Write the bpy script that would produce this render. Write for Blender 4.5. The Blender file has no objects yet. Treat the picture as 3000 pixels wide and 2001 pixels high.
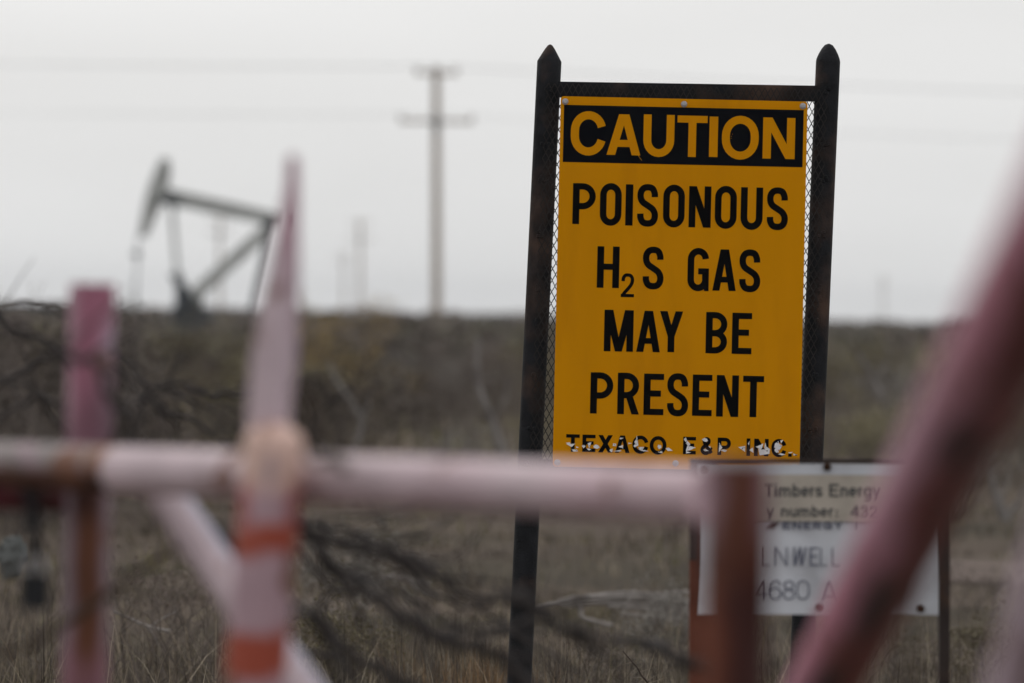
import bpy, math, random
import numpy as np
from mathutils import Vector, Matrix

sc = bpy.context.scene
R = math.radians
# ------------------------------------------------------------------ camera
FPX = 3000 * 200 / 36.0            # focal length in photo pixels (200 mm lens)
EYE = 1.20
FOCUS = 14.1
CAM = Matrix.Translation((0, 0, EYE)) @ Matrix.Rotation(R(90 - 0.242), 4, 'X') @ Matrix.Rotation(R(1.2), 4, 'Z')
cam = bpy.data.cameras.new('camera')
cam.lens = 200; cam.sensor_width = 36; cam.clip_start = 0.1; cam.clip_end = 20000
cam.dof.use_dof = True; cam.dof.focus_distance = FOCUS; cam.dof.aperture_fstop = 4.3
camo = bpy.data.objects.new('camera', cam); sc.collection.objects.link(camo)
camo.matrix_world = CAM; sc.camera = camo

# ------------------------------------------------------------------ sky and light
SUN_EL, SUN_AZ = 38, 200           # a weak sun behind cloud, off to the left and beyond the sign
w = bpy.data.worlds.new('World'); sc.world = w; w.use_nodes = True
nt = w.node_tree; bg = nt.nodes['Background']
sky = nt.nodes.new('ShaderNodeTexSky'); sky.sky_type = 'NISHITA'; sky.sun_disc = False
sky.sun_elevation = R(SUN_EL); sky.sun_rotation = R(-30); sky.dust_density = 6; sky.air_density = 1.5
hs = nt.nodes.new('ShaderNodeHueSaturation'); hs.inputs['Saturation'].default_value = 0.25
nt.links.new(sky.outputs[0], hs.inputs['Color'])
tc = nt.nodes.new('ShaderNodeTexCoord')
mp = nt.nodes.new('ShaderNodeMapping'); mp.inputs['Scale'].default_value = (1.6, 1.6, 7)
cn = nt.nodes.new('ShaderNodeTexNoise'); cn.inputs['Scale'].default_value = 2.2; cn.inputs['Detail'].default_value = 4
nt.links.new(tc.outputs['Generated'], mp.inputs[0]); nt.links.new(mp.outputs[0], cn.inputs['Vector'])
cr = nt.nodes.new('ShaderNodeValToRGB')
cr.color_ramp.elements[0].color = (6.7, 6.7, 6.65, 1); cr.color_ramp.elements[1].color = (8.0, 8.02, 8.0, 1)
cr.color_ramp.elements[0].position = 0.3; cr.color_ramp.elements[1].position = 0.7
nt.links.new(cn.outputs[0], cr.inputs[0])
mx = nt.nodes.new('ShaderNodeMix'); mx.data_type = 'RGBA'; mx.inputs[0].default_value = 0.88   # cloud deck over the clear sky
nt.links.new(hs.outputs[0], mx.inputs[6]); nt.links.new(cr.outputs[0], mx.inputs[7])
nt.links.new(mx.outputs[2], bg.inputs[0]); bg.inputs[1].default_value = 0.119

sl = bpy.data.lights.new('sun', 'SUN'); sl.energy = 0.6; sl.angle = R(20); sl.color = (1, .95, .88)
so = bpy.data.objects.new('sun', sl); sc.collection.objects.link(so)
so.rotation_euler = Vector((0.4, -0.65, -0.75)).to_track_quat('-Z', 'Y').to_euler()

sc.view_settings.view_transform = 'Standard'; sc.view_settings.look = 'None'
sc.view_settings.exposure = 0; sc.view_settings.gamma = 1
sc.render.engine = 'CYCLES'
sc.cycles.max_bounces = 6; sc.cycles.diffuse_bounces = 3; sc.cycles.glossy_bounces = 2

# ------------------------------------------------------------------ helpers
def P(px, py, D):
    """the point that the photograph shows at pixel (px, py) of its 3000x2001, at depth D metres"""
    return CAM @ Vector(((px - 1500) / FPX * D, -(py - 1000.5) / FPX * D, -D))

class MB:
    def __init__(s): s.v = []; s.f = []; s.c = []
    def add(s, vs, fs, col=None):
        n = len(s.v); s.v += [Vector(x) for x in vs]; s.f += [tuple(i + n for i in f) for f in fs]
        if callable(col): s.c += [col(x) for x in vs]
        else: s.c += [col or (1, 1, 1)] * len(vs)
        return s
    def bar(s, p0, p1, w_, h_, up=(0, 0, 1), col=None):
        p0 = Vector(p0); p1 = Vector(p1); d = (p1 - p0).normalized()
        u = Vector(up); x = d.cross(u)
        if x.length < 1e-4: x = d.cross(Vector((0, 1, 0)))
        x.normalize(); y = x.cross(d).normalized()
        vs = []
        for p in (p0, p1):
            for a, b in ((-1, -1), (1, -1), (1, 1), (-1, 1)): vs.append(p + x * a * w_ / 2 + y * b * h_ / 2)
        return s.add(vs, [(3, 2, 1, 0), (4, 5, 6, 7), (0, 1, 5, 4), (1, 2, 6, 5), (2, 3, 7, 6), (3, 0, 4, 7)], col)
    def tube(s, pts, rad, n=12, col=None, cap=True):
        pts = [Vector(p) for p in pts]; m = len(pts)
        if not hasattr(rad, '__len__'): rad = [rad] * m
        prev = None; base = len(s.v); vs = []; cs = []
        for i, p in enumerate(pts):
            d = (pts[min(i + 1, m - 1)] - pts[max(i - 1, 0)]).normalized()
            if prev is None:
                a = Vector((0, 0, 1)) if abs(d.z) < .9 else Vector((0, -1, 0))
                prev = (a - d * a.dot(d)).normalized()
            else:
                prev = (prev - d * prev.dot(d)).normalized()
            y = d.cross(prev)
            for k in range(n):
                t = 2 * math.pi * k / n; nr = prev * math.cos(t) + y * math.sin(t)
                vs.append(p + nr * rad[i])
                cs.append(col(i / (m - 1), nr, p) if callable(col) else (col or (1, 1, 1)))
        fs = []
        for i in range(m - 1):
            for k in range(n):
                a = i * n + k; b = i * n + (k + 1) % n; fs.append((a, b, b + n, a + n))
        if cap:
            fs.append(tuple(range(n - 1, -1, -1))); fs.append(tuple((m - 1) * n + k for k in range(n)))
        s.v += vs; s.c += cs; s.f += [tuple(i + base for i in f) for f in fs]
        return s
    def build(s, name, mat, parent=None, smooth=False, kind=None):
        off = Vector((0, 0, 0)); q = parent
        while q is not None: off += q.location; q = q.parent
        me = bpy.data.meshes.new(name)
        me.from_pydata([tuple(v - off) for v in s.v], [], s.f)
        ca = me.color_attributes.new('Col', 'FLOAT_COLOR', 'POINT')
        ca.data.foreach_set('color', np.array([(c[0], c[1], c[2], 1) for c in s.c], dtype=np.float32).ravel())
        me.materials.append(mat)
        if smooth:
            me.polygons.foreach_set('use_smooth', [True] * len(me.polygons))
            me.set_sharp_from_angle(angle=R(40))
        o = bpy.data.objects.new(name, me); sc.collection.objects.link(o)
        o.parent = parent
        if kind: o['kind'] = kind
        return o

def thing(name, loc, label, cat, group=None):
    o = bpy.data.objects.new(name, None); sc.collection.objects.link(o); o.location = loc
    o.empty_display_size = .1
    return tag(o, label, cat, group)
def tag(o, label, cat, group=None):
    o['label'] = label; o['category'] = cat
    if group: o['group'] = group
    return o
def spline(pts, n=8):
    pts = [Vector(p) for p in pts]; q = [2 * pts[0] - pts[1]] + pts + [2 * pts[-1] - pts[-2]]; out = []
    for i in range(1, len(q) - 2):
        a, b, c, d = q[i - 1:i + 3]
        for k in range(n):
            t = k / n
            out.append(.5 * ((2 * b) + (c - a) * t + (2 * a - 5 * b + 4 * c - d) * t * t + (3 * b - a - 3 * c + d) * t ** 3))
    return out + [pts[-1]]
def lerp(a, b, n): return [Vector(a).lerp(Vector(b), i / (n - 1)) for i in range(n)]
def sm(a, b, x):
    t = min(1, max(0, (x - a) / (b - a))); return t * t * (3 - 2 * t)
def mixc(a, b, t): return tuple(x + (y - x) * t for x, y in zip(a, b))

# ------------------------------------------------------------------ materials
def mat(name, rgb, rough=.7, spec=.25, var=.25, scale=8, rgb2=None, mix2=(.5, .65), scale2=5, bump=0, bscale=60, attr=False, metal=0, stretch=(1, 1, 1)):
    m = bpy.data.materials.new(name); m.use_nodes = True; t = m.node_tree; N = t.nodes; L = t.links
    b = N['Principled BSDF']; b.inputs['Roughness'].default_value = rough
    b.inputs['Specular IOR Level'].default_value = spec; b.inputs['Metallic'].default_value = metal
    co = N.new('ShaderNodeTexCoord'); mpg = N.new('ShaderNodeMapping'); mpg.inputs['Scale'].default_value = stretch
    L.new(co.outputs['Object'], mpg.inputs[0])
    def noise(s, d=4):
        n = N.new('ShaderNodeTexNoise'); n.inputs['Scale'].default_value = s; n.inputs['Detail'].default_value = d
        L.new(mpg.outputs[0], n.inputs['Vector']); return n
    if attr:
        a = N.new('ShaderNodeVertexColor'); a.layer_name = 'Col'; col = a.outputs[0]
    else:
        a = N.new('ShaderNodeRGB'); a.outputs[0].default_value = (*rgb, 1); col = a.outputs[0]
    if rgb2:
        n = noise(scale2, 6); r = N.new('ShaderNodeMapRange'); r.inputs[1].default_value = mix2[0]; r.inputs[2].default_value = mix2[1]
        L.new(n.outputs[0], r.inputs[0]); x = N.new('ShaderNodeMix'); x.data_type = 'RGBA'
        L.new(r.outputs[0], x.inputs[0]); L.new(col, x.inputs[6]); x.inputs[7].default_value = (*rgb2, 1); col = x.outputs[2]
    n = noise(scale); r = N.new('ShaderNodeMapRange'); r.inputs[1].default_value = .25; r.inputs[2].default_value = .75
    r.inputs[3].default_value = 1 - var; r.inputs[4].default_value = 1 + var; L.new(n.outputs[0], r.inputs[0])
    x = N.new('ShaderNodeMix'); x.data_type = 'RGBA'; x.blend_type = 'MULTIPLY'; x.inputs[0].default_value = 1
    L.new(col, x.inputs[6]); L.new(r.outputs[0], x.inputs[7]); L.new(x.outputs[2], b.inputs['Base Color'])
    if bump:
        n = noise(bscale, 5); bp = N.new('ShaderNodeBump'); bp.inputs['Strength'].default_value = bump; bp.inputs['Distance'].default_value = .004
        L.new(n.outputs[0], bp.inputs['Height']); L.new(bp.outputs[0], b.inputs['Normal'])
    return m

M_yellow = mat('sign_yellow', (.655, .268, .001), .6, .03, .05, 7, rgb2=(.59, .235, .002), mix2=(.5, .75), scale2=9, bump=.03, bscale=400, stretch=(1.6, 1.6, .35))
M_black = mat('sign_black', (.006, .0066, .009), .6, .015, .2, 20)
M_vinyl = mat('letter_black', (.005, .005, .0055), .6, .01, .2, 20)
M_post = mat('dark_painted_steel', (.015, .0155, .018), .65, .10, .4, 25, rgb2=(.075, .046, .034), mix2=(.50, .74), scale2=7, bump=.5, bscale=160)
M_mesh = mat('expanded_metal', (.022, .019, .018), .5, .2, .3, 30)
M_bolt = mat('zinc_bolt', (.42, .41, .43), .45, .4, .2, 300, metal=.3)
M_peel = mat('peeled_vinyl', (.78, .76, .78), .5, .3, .15, 90, rgb2=(.1, .09, .09), mix2=(.6, .66), scale2=140)
M_pipe = mat('weathered_paint', (1, 1, 1), .6, .3, .16, 14, rgb2=(.17, .070, .040), mix2=(.60, .67), scale2=15, bump=.3, bscale=90, attr=True)
M_white = mat('white_sign', (.57, .585, .635), .5, .2, .12, 7, rgb2=(.33, .33, .36), mix2=(.52, .74), scale2=5)
M_beige = mat('beige_sticker', (.43, .385, .335), .55, .15, .14, 16, rgb2=(.30, .27, .235), mix2=(.55, .75), scale2=9)
M_blue = mat('ink_blue_grey', (.075, .08, .125), .6, .2, .2, 20)
M_ink = mat('ink_dark', (.030, .037, .045), .6, .15, .2, 20)
M_rust = mat('rusty_red_steel', (.125, .040, .024), .8, .15, .35, 14, rgb2=(.06, .022, .016), mix2=(.5, .65), scale2=8, bump=.4)
M_rustd = mat('dark_rust', (.036, .027, .025), .8, .15, .3, 18, rgb2=(.058, .032, .022), mix2=(.55, .7), scale2=10, bump=.4)
M_hole = mat('rust_bolt', (.035, .018, .010), .8, .1, .3, 60)
M_cable = mat('dark_bark', (.036, .030, .029), .65, .2, .3, 40, bump=.4, bscale=300)
M_wire = mat('wire_brown', (.045, .030, .020), .7, .2, .3, 40)
M_lock = mat('padlock_black', (.018, .019, .022), .5, .2, .2, 60)
M_jack = mat('pumpjack_grey', (.44, .45, .435), .6, .2, .15, 1.5, rgb2=(.26, .265, .255), mix2=(.52, .7), scale2=1.2)
M_jackd = mat('pumpjack_dark', (.045, .052, .060), .6, .15, .25, 2)
M_wood = mat('pole_wood', (.42, .355, .295), .85, .1, .2, 3, stretch=(4, 4, .4))
M_wirel = mat('conductor', (.09, .09, .09), .6, .2, .1, 3)
M_insul = mat('insulator', (.16, .15, .14), .4, .4, .1, 3)
M_ground = mat('ground_soil', (.105, .082, .066), .95, .05, .35, .9, rgb2=(.060, .050, .038), mix2=(.45, .6), scale2=.35, bump=.7, bscale=12)
M_path = mat('caliche_dirt', (.19, .150, .135), .95, .05, .3, 3.5, rgb2=(.095, .075, .064), mix2=(.44, .60), scale2=2.2, bump=.6, bscale=14)
M_grass = mat('dry_grass', (1, 1, 1), .85, .1, .2, 3, attr=True)
M_twig = mat('grey_twigs', (.135, .113, .10), .9, .05, .35, 5)
M_leaf = mat('olive_leaves', (1, 1, 1), .8, .1, .25, 4, attr=True)
M_dead = mat('bleached_wood', (.29, .265, .25), .9, .08, .3, 9, rgb2=(.09, .075, .065), mix2=(.5, .66), scale2=7, bump=.7, bscale=50, stretch=(1, 1, 1))
M_thorn = mat('thorn_twig', (.06, .043, .036), .8, .1, .25, 60)
M_thornp = mat('thorn_pale', (.28, .24, .19), .7, .1, .1, 60)
M_sapling = mat('grey_dead_wood', (.215, .198, .19), .9, .08, .3, 9, rgb2=(.075, .062, .056), mix2=(.5, .66), scale2=4, bump=.5, bscale=50)
M_rock = mat('pale_rock', (.125, .13, .128), .9, .1, .25, 6, bump=.6, bscale=20)

# ------------------------------------------------------------------ ground
rng = random.Random(7); nrg = np.random.default_rng(7)
def gz(x, y):
    return .025 * math.sin(x * 1.3 + .4) * math.sin(y * .71) + .018 * math.sin(x * .43 + y * .9 + 1) + .01 * math.sin(2.9 * x - 1.7 * y)
xs = sorted(set([-6000, -3000, -1500, -700, -300, -120, -60, -35, 35, 60, 120, 300, 700, 1500, 3000, 6000] + [x * .4 for x in range(-50, 51)]))
ys = sorted(set([-6000, -1500, -300, -60, -20, -8] + [y * .4 for y in range(-10, 120)] + [50, 56, 64, 76, 90, 110, 140, 180, 250, 350, 500, 800, 1300, 2500, 5000, 9000]))
g = MB()
for y in ys:
    for x in xs: g.v.append(Vector((x, y, gz(x, y) if abs(x) < 20 and -4 < y < 48 else 0))); g.c.append((1, 1, 1))
nx = len(xs)
g.f = [(j * nx + i, j * nx + i + 1, (j + 1) * nx + i + 1, (j + 1) * nx + i) for j in range(len(ys) - 1) for i in range(nx - 1)]
g.build('ground', M_ground, smooth=True, kind='structure')

# a worn dirt track behind the signs, on the right
tk = MB(); n = 44
for i in range(n):
    x = 1.75 + i * .32; yc = 27.2 + .05 * x + .35 * math.sin(x * .5)
    hw = 1.7 * sm(0, 1.2, i * .32 + .25) + .18 * math.sin(i * 1.7) + .12 * math.sin(i * .6)
    for k in range(5):
        y = yc + hw * (k / 2 - 1); tk.v.append(Vector((x, y, gz(x, y) + .007))); tk.c.append((1, 1, 1))
tk.f = [(i * 5 + k, (i + 1) * 5 + k, (i + 1) * 5 + k + 1, i * 5 + k + 1) for i in range(n - 1) for k in range(4)]
tk.build('dirt_track', M_path, smooth=True, kind='structure')
def on_track(x, y): return x > 1.75 and abs(y - (27.2 + .05 * x + .35 * math.sin(x * .5))) < 1.5 * min(1, (x - 1.5) / 1.2)

# ------------------------------------------------------------------ lettering (strokes and cut shapes)
def arc(cx, cy, rx, ry, a0, a1, n=14):
    return [(cx + rx * math.cos(R(a0 + (a1 - a0) * i / n)), cy + ry * math.sin(R(a0 + (a1 - a0) * i / n))) for i in range(n + 1)]
def ribbon(pts, s, closed=False):
    n = len(pts); q = [Vector((p[0], p[1])) for p in pts]; Lf = []; Rt = []
    for i in range(n):
        if closed: a, b = q[i - 1], q[(i + 1) % n]
        else: a, b = q[max(i - 1, 0)], q[min(i + 1, n - 1)]
        e0 = (q[i] - a); e1 = (b - q[i])
        if e0.length < 1e-9: e0 = e1
        if e1.length < 1e-9: e1 = e0
        d = (e0.normalized() + e1.normalized()).normalized(); nn = Vector((-d.y, d.x))
        k = 1 / max(.5, nn.dot(Vector((-e1.normalized().y, e1.normalized().x))))
        Lf.append(q[i] + nn * s / 2 * k); Rt.append(q[i] - nn * s / 2 * k)
    m = n if closed else n - 1
    return [[Rt[i], Rt[(i + 1) % n], Lf[(i + 1) % n], Lf[i]] for i in range(m)]
def sp2(pts, n=6): return [(p.x, p.y) for p in spline([Vector((a, b, 0)) for a, b in pts], n)]
def glyph(ch, w_, h, s, k=1.12):
    """list of pieces; a piece is a list of quads that do not overlap each other.  s: stem width"""
    a = s / 2; hs_ = s * .9; b = hs_ / 2
    Lx, Rx, By, Ty = a, w_ - a, b, h - b
    rx = (Rx - Lx) / 2; ry = min((Ty - By) / 2, rx * k); cx = w_ / 2
    rect = lambda x0, y0, x1, y1: [[(x0, y0), (x1, y0), (x1, y1), (x0, y1)]]
    par = lambda x0, x1, u0, u1, y0=0, y1=h: [[(x0, y0), (x1, y0), (u1, y1), (u0, y1)]]
    V = lambda x: rect(x - a, 0, x + a, h)
    Hh = lambda y, x0, x1: rect(x0, y - b, x1, y + b)
    def S(pts): return ribbon(sp2([(Lx + p * (Rx - Lx), By + q * (Ty - By)) for p, q in pts]), s * .95)
    if ch == 'O' or ch == '0':
        return [ribbon(arc(cx, Ty - ry, rx, ry, 0, 180) + arc(cx, By + ry, rx, ry, 180, 360), s * .97, True)]
    if ch == 'C':
        pt = arc(cx, Ty - ry, rx, ry, 14, 180) + arc(cx, By + ry, rx, ry, 180, 346); return [ribbon(pt, s * .97)]
    if ch == 'G':
        pt = arc(cx, Ty - ry, rx, ry, 4, 180) + arc(cx, By + ry, rx, ry, 180, 350)
        return [ribbon(pt, s * .97), rect(Rx - a, h * .28, Rx + a, h * .46), Hh(h * .46 - b + b, cx, Rx + a), par(Rx - a * .3, Rx + a, Rx - a, Rx + a, 0, h * .28)]
    if ch == 'U': return [ribbon([(Lx, h)] + arc(cx, By + ry, rx, ry, 180, 360) + [(Rx, h)], s)]
    if ch == 'S': return [S([(.97, .73), (.95, .84), (.80, .965), (.5, 1), (.2, .965), (.03, .85), (.03, .70), (.18, .585), (.5, .495), (.82, .40), (.98, .275), (.965, .13), (.8, .03), (.5, 0), (.2, .035), (.04, .15), (.02, .27)])]
    if ch == 's': return [S([(.95, .74), (.8, .95), (.5, 1), (.15, .93), (.05, .75), (.2, .58), (.5, .5), (.85, .4), (.97, .24), (.85, .06), (.5, 0), (.18, .05), (.02, .26)])]
    if ch == '2': return [S([(.03, .70), (.06, .85), (.25, .98), (.5, 1), (.8, .97), (.98, .83), (.97, .68), (.85, .52), (.5, .30), (.2, .14), (.02, .0)]), Hh(By, 0, w_)]
    if ch == '3': return [S([(.04, .76), (.15, .93), (.5, 1), (.85, .93), (.95, .76), (.8, .58), (.45, .53), (.85, .46), (1, .27), (.85, .07), (.5, 0), (.15, .06), (.0, .24)])]
    if ch == '6': return [ribbon(arc(cx, By + (Ty - By) * .31, rx, (Ty - By) * .31, 0, 360, 24)[:-1], s * .95, True), S([(.93, .80), (.8, .96), (.52, 1), (.2, .88), (.02, .6), (0, .31)])]
    if ch == '8': return [ribbon(arc(cx, By + (Ty - By) * .27, rx, (Ty - By) * .27, 0, 360, 24)[:-1], s * .95, True), ribbon(arc(cx, By + (Ty - By) * .775, rx * .88, (Ty - By) * .225, 0, 360, 24)[:-1], s * .95, True)]
    if ch == '4': return [rect(w_ * .66, 0, w_ * .66 + s, h), Hh(h * .28, 0, w_), par(0, s * 1.1, w_ * .66 - .1 * s, w_ * .66 + s, h * .28, h)]
    if ch == '&': return [S([(1, 0), (.62, .34), (.30, .66), (.24, .86), (.45, 1), (.68, .92), (.68, .74), (.45, .58), (.12, .40), (.02, .2), (.2, .02), (.5, .0), (.78, .16), (.95, .42)])]
    if ch in 'PRB':
        f = {'P': .44, 'R': .46, 'B': .49}[ch]; y1 = h * f; r = min((Ty - y1) / 2, (Rx - Lx) * .62); ys_ = (Ty + y1) / 2; rr = (Ty - y1) / 2
        out = [V(Lx), ribbon([(Lx, Ty), (Rx - r, Ty)] + arc(Rx - r, ys_, r, rr, 90, -90)[1:-1] + [(Rx - r, y1), (Lx, y1)], s * .93)]
        if ch == 'R': out.append(par(w_ - s * 1.08, w_ + s * .02, w_ * .52 - a, w_ * .52 + a * 1.1, 0, y1))
        if ch == 'B':
            rr = (y1 - By) / 2; out.append(ribbon([(Lx, y1), (Rx - r, y1)] + arc(Rx - r, By + rr, r, rr, 90, -90)[1:-1] + [(Rx - r, By), (Lx, By)], s * .93))
        return out
    if ch == 'A':
        tw = s * 1.25; c0 = w_ / 2 - tw / 2; c1 = w_ / 2 + tw / 2; e = s * 1.05
        return [par(0, e, c0, c0 + e * .95), par(w_ - e, w_, c1 - e * .95, c1), rect(w_ * .22, h * .20, w_ * .78, h * .20 + hs_ * .95)]
    if ch == 'N': return [V(Lx), V(Rx), par(w_ - s * 1.12, w_, 0, s * 1.12)]
    if ch == 'M': return [V(Lx), V(Rx), par(cx - a, cx + a * .9, 0, s * 1.3), par(cx - a * .9, cx + a, w_ - s * 1.3, w_)]
    if ch == 'W': return [par(w_ * .25 - a, w_ * .25 + a, 0, s), par(w_ * .25 - a, w_ * .25 + a, cx - a, cx + a), par(w_ * .75 - a, w_ * .75 + a, cx - a, cx + a), par(w_ * .75 - a, w_ * .75 + a, w_ - s, w_)]
    if ch == 'Y': return [rect(cx - a, 0, cx + a, h * .45), par(cx - a, cx + a, 0, s * 1.12, h * .38), par(cx - a, cx + a, w_ - s * 1.12, w_, h * .38)]
    if ch == 'X': return [par(0, s * 1.2, w_ - s * 1.2, w_), par(w_ - s * 1.2, w_, 0, s * 1.2)]
    if ch == 'E': return [V(Lx), Hh(Ty, s, w_), Hh(By, s, w_), Hh(h * .52, s, w_ * .86)]
    if ch == 'T': return [rect(cx - a, 0, cx + a, h - hs_), Hh(Ty, 0, w_)]
    if ch == 'H': return [V(Lx), V(Rx), Hh(h * .51, s, w_ - s)]
    if ch == 'L': return [V(Lx), Hh(By, s, w_)]
    if ch in 'I|': return [rect(0, 0, w_, h)]
    if ch == '.': return [rect(0, 0, w_, h)]
    if ch == ':': return [rect(0, 0, w_, s), rect(0, h * .55, w_, h * .55 + s)]
    if ch == 'i': return [rect(0, 0, w_, h * .72), rect(0, h * .86, w_, h)]
    xh = h
    if ch == 'n': return [V(Lx), ribbon([(Lx, xh * .55)] + arc(cx, Ty - ry, rx, ry, 165, 0) + [(Rx, 0)], s * .95)]
    if ch == 'u': return [V(Rx), ribbon([(Lx, xh)] + arc(cx, By + ry, rx, ry, 180, 345) + [(Rx, xh * .45)], s * .95)]
    if ch == 'm':
        o = [V(Lx)]; r2 = rx / 2
        for c in (Lx + r2, Lx + 3 * r2): o.append(ribbon([(c - r2, xh * .55)] + arc(c, Ty - r2 * 1.2, r2, r2 * 1.2, 165, 0) + [(c + r2, 0)], s * .95))
        return o
    if ch == 'r': return [V(Lx), ribbon([(Lx, xh * .5)] + arc(w_ * .8, Ty - h * .35, w_ * .8 - a, h * .35, 170, 80), s * .95)]
    if ch == 'b': hh = h * .36; return [V(Lx), ribbon(arc(cx, By + hh - b, rx, hh - b, 0, 360, 24)[:-1], s * .95, True)]
    if ch == 'e': return [ribbon(arc(cx, h / 2, rx, h / 2 - b, 0, 318, 22), s * .95), Hh(h * .5, Lx, Rx + a * .8)]
    if ch == 'g': return [ribbon(arc(cx, h / 2, rx, h / 2 - b, 0, 360, 24)[:-1], s * .95, True), ribbon([(Rx, h)] + [(Rx, 0)] + arc(cx, -h * .1, rx, h * .26, 0, -150), s * .95)]
    if ch == 'y': return [par(cx - a, cx + a, 0, s), [[(w_ * .18, -h * .38), (w_ * .18 + s, -h * .38), (w_, h), (w_ - s, h)]]]
    raise ValueError(ch)

class Plane:
    """a sign face: (u, v) in photo pixels right and down from its top left corner, n in metres off its face"""
    def __init__(s, tl, tr, bl, D):
        s.o = P(*tl, D); s.ex = (P(*tr, D) - s.o).normalized(); e = P(*bl, D) - s.o
        s.ey = (e - s.ex * e.dot(s.ex)).normalized(); s.n = s.ey.cross(s.ex).normalized()
        if s.n.y > 0: s.n = -s.n
        s.k = D / FPX; s.D = D
    def pt(s, u, v, n=0): return s.o + s.ex * u * s.k + s.ey * v * s.k + s.n * n
    def uv(s, px, py):
        d = P(px, py, s.D) - s.o; return d.dot(s.ex) / s.k, d.dot(s.ey) / s.k
    def slab(s, mb, u0, v0, u1, v1, n0, n1, col=None):
        q = [(u0, v0), (u1, v0), (u1, v1), (u0, v1)]
        return mb.add([s.pt(a, b, n0) for a, b in q] + [s.pt(a, b, n1) for a, b in q], [(0, 1, 2, 3), (7, 6, 5, 4), (0, 4, 5, 1), (1, 5, 6, 2), (2, 6, 7, 3), (3, 7, 4, 0)], col)
    def letter(s, mb, ch, x0, x1, y0, y1, st, n=.0006, slant=0):
        """bounding box in photo pixels"""
        c = s.uv((x0 + x1) / 2, (y0 + y1) / 2); w_, h = x1 - x0, y1 - y0
        for i, piece in enumerate(glyph(ch, w_, h, st)):
            for qd in piece:
                mb.add([s.pt(c[0] - w_ / 2 + p[0] + slant * p[1], c[1] + h / 2 - p[1], n + i * .00012) for p in qd], [(0, 1, 2, 3)])

# ------------------------------------------------------------------ the caution sign
D0 = FOCUS
SP = Plane((1643, 281.6), (2366, 297.7), (1615, 1367), D0)
sign = thing('caution_sign', P(1970, 2400, D0 + .03) * 1, 'tall yellow and black caution sign on two dark steel pipe posts with pointed tops', 'sign')
sign.location.z = 0
def post_pts(a, b, D):
    p0, p1 = P(*a, D), P(*b, D); d = (p0 - p1); t = (p1.z + .05) / d.z; return p0, p1 - d * t
PD = D0 + .036
for a, b, sh, prof in (((1609.5, 180), (1526, 1900), 50, [(1, 0), (.86, .18), (.62, .48), (.40, .74), (.20, .94), (.06, 1)]),
                       ((2426.0, 180), (2376, 1340), 52, [(1, 0), (.95, .16), (.80, .42), (.58, .70), (.34, .92), (.08, 1)])):
    top, bot = post_pts(a, b, PD); d = (top - bot).normalized(); m = MB()
    pts = lerp(bot, top, 30); rad = [.0302] * 30
    for r_, h_ in prof[1:]: pts.append(top + d * (h_ * sh / 1182)); rad.append(.0302 * r_)
    m.tube(pts, rad, 20); po = m.build('post', M_post, sign, smooth=True)
    # weld beads along the inner side
    for k in range(9):
        wb = MB()
        q = top - d * (.075 + k * .118 + .02 * math.sin(k * 2.1)); sx = 1 if a[0] < 2000 else -1
        for j in range(4):
            c = q + SP.ex * sx * (.004 - .003 * j + .004 * math.sin(k + j)) + SP.n * .029 + d * (.006 * math.cos(j * 2 + k))
            wb.tube([c - d * .005, c - d * .003, c + d * .003, c + d * .005], [.001, .0048, .0048, .001], 7)
        wb.build('weld_bead', M_post, po, smooth=True)
m = MB(); pl = P(1606, 262, PD); pr = P(2424, 275, PD)
m.bar(pl, pr, .038, .0385); m.build('crossbar', M_post, sign)
m = MB(); m.bar(P(1552, 1368, PD), P(2376, 1384, PD), .038, .040); m.build('crossbar', M_post, sign)
# expanded metal mesh, tacked to the front of the frame
m = MB(); us = SP.uv(1603, 262)[0]; shear = -.0215; amp, per, sp_ = 4.6, 34.0, 8.8
i = 0; u = us
while u < us + 826:
    sg = 1 if i % 2 else -1; v = -38; j = 0; pr_ = None
    while v < 1105:
        q = (u + sg * amp * (1 if j % 2 else -1) + shear * (v + 38), v)
        if pr_ is not None and rng.random() > .004:
            A_, B_ = SP.pt(*pr_, -.003), SP.pt(*q, -.003); dd = (B_ - A_).normalized(); side = dd.cross(SP.n)
            hw = .00105
            m.add([A_ - side * hw, A_ + side * hw, A_ - SP.n * .0022, B_ - side * hw, B_ + side * hw, B_ - SP.n * .0022], [(0, 1, 4, 3), (1, 2, 5, 4), (2, 0, 3, 5)])
        pr_ = q; v += per / 2; j += 1
    u += sp_; i += 1
m.build('mesh_screen', M_mesh, sign)
# the yellow plate, rounded corners
W_, H_ = SP.uv(2366, 297.7)[0], SP.uv(1615, 1367)[1]
m = MB(); rr = 9; oc = []
for cx_, cy_, a0 in ((W_ - rr, rr, -90), (W_ - rr, H_ - rr, 0), (rr, H_ - rr, 90), (rr, rr, 180)):
    oc += [(cx_ + rr * math.cos(R(a0 + t)), cy_ + rr * math.sin(R(a0 + t))) for t in (0, 30, 60, 90)]
nn_ = len(oc)
m.add([SP.pt(a, b, .0012) for a, b in oc] + [SP.pt(a, b, -.0006) for a, b in oc],
      [tuple(range(nn_)), tuple(range(2 * nn_ - 1, nn_ - 1, -1))] + [(i, i + nn_, (i + 1) % nn_ + nn_, (i + 1) % nn_) for i in range(nn_)])
plate = m.build('sign_plate', M_yellow, sign)
m = MB(); h0 = SP.uv(1652.5, 307); h1 = SP.uv(2350, 490); SP.slab(m, h0[0], h0[1], h1[0] + 1, h1[1], .0013, .0016)
m.build('header_panel', M_black, plate)
Z1 = lambda x, y: (1550 + x / 3.92, 100 + y / 3.92)
m = MB(); N0 = .0022
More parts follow.
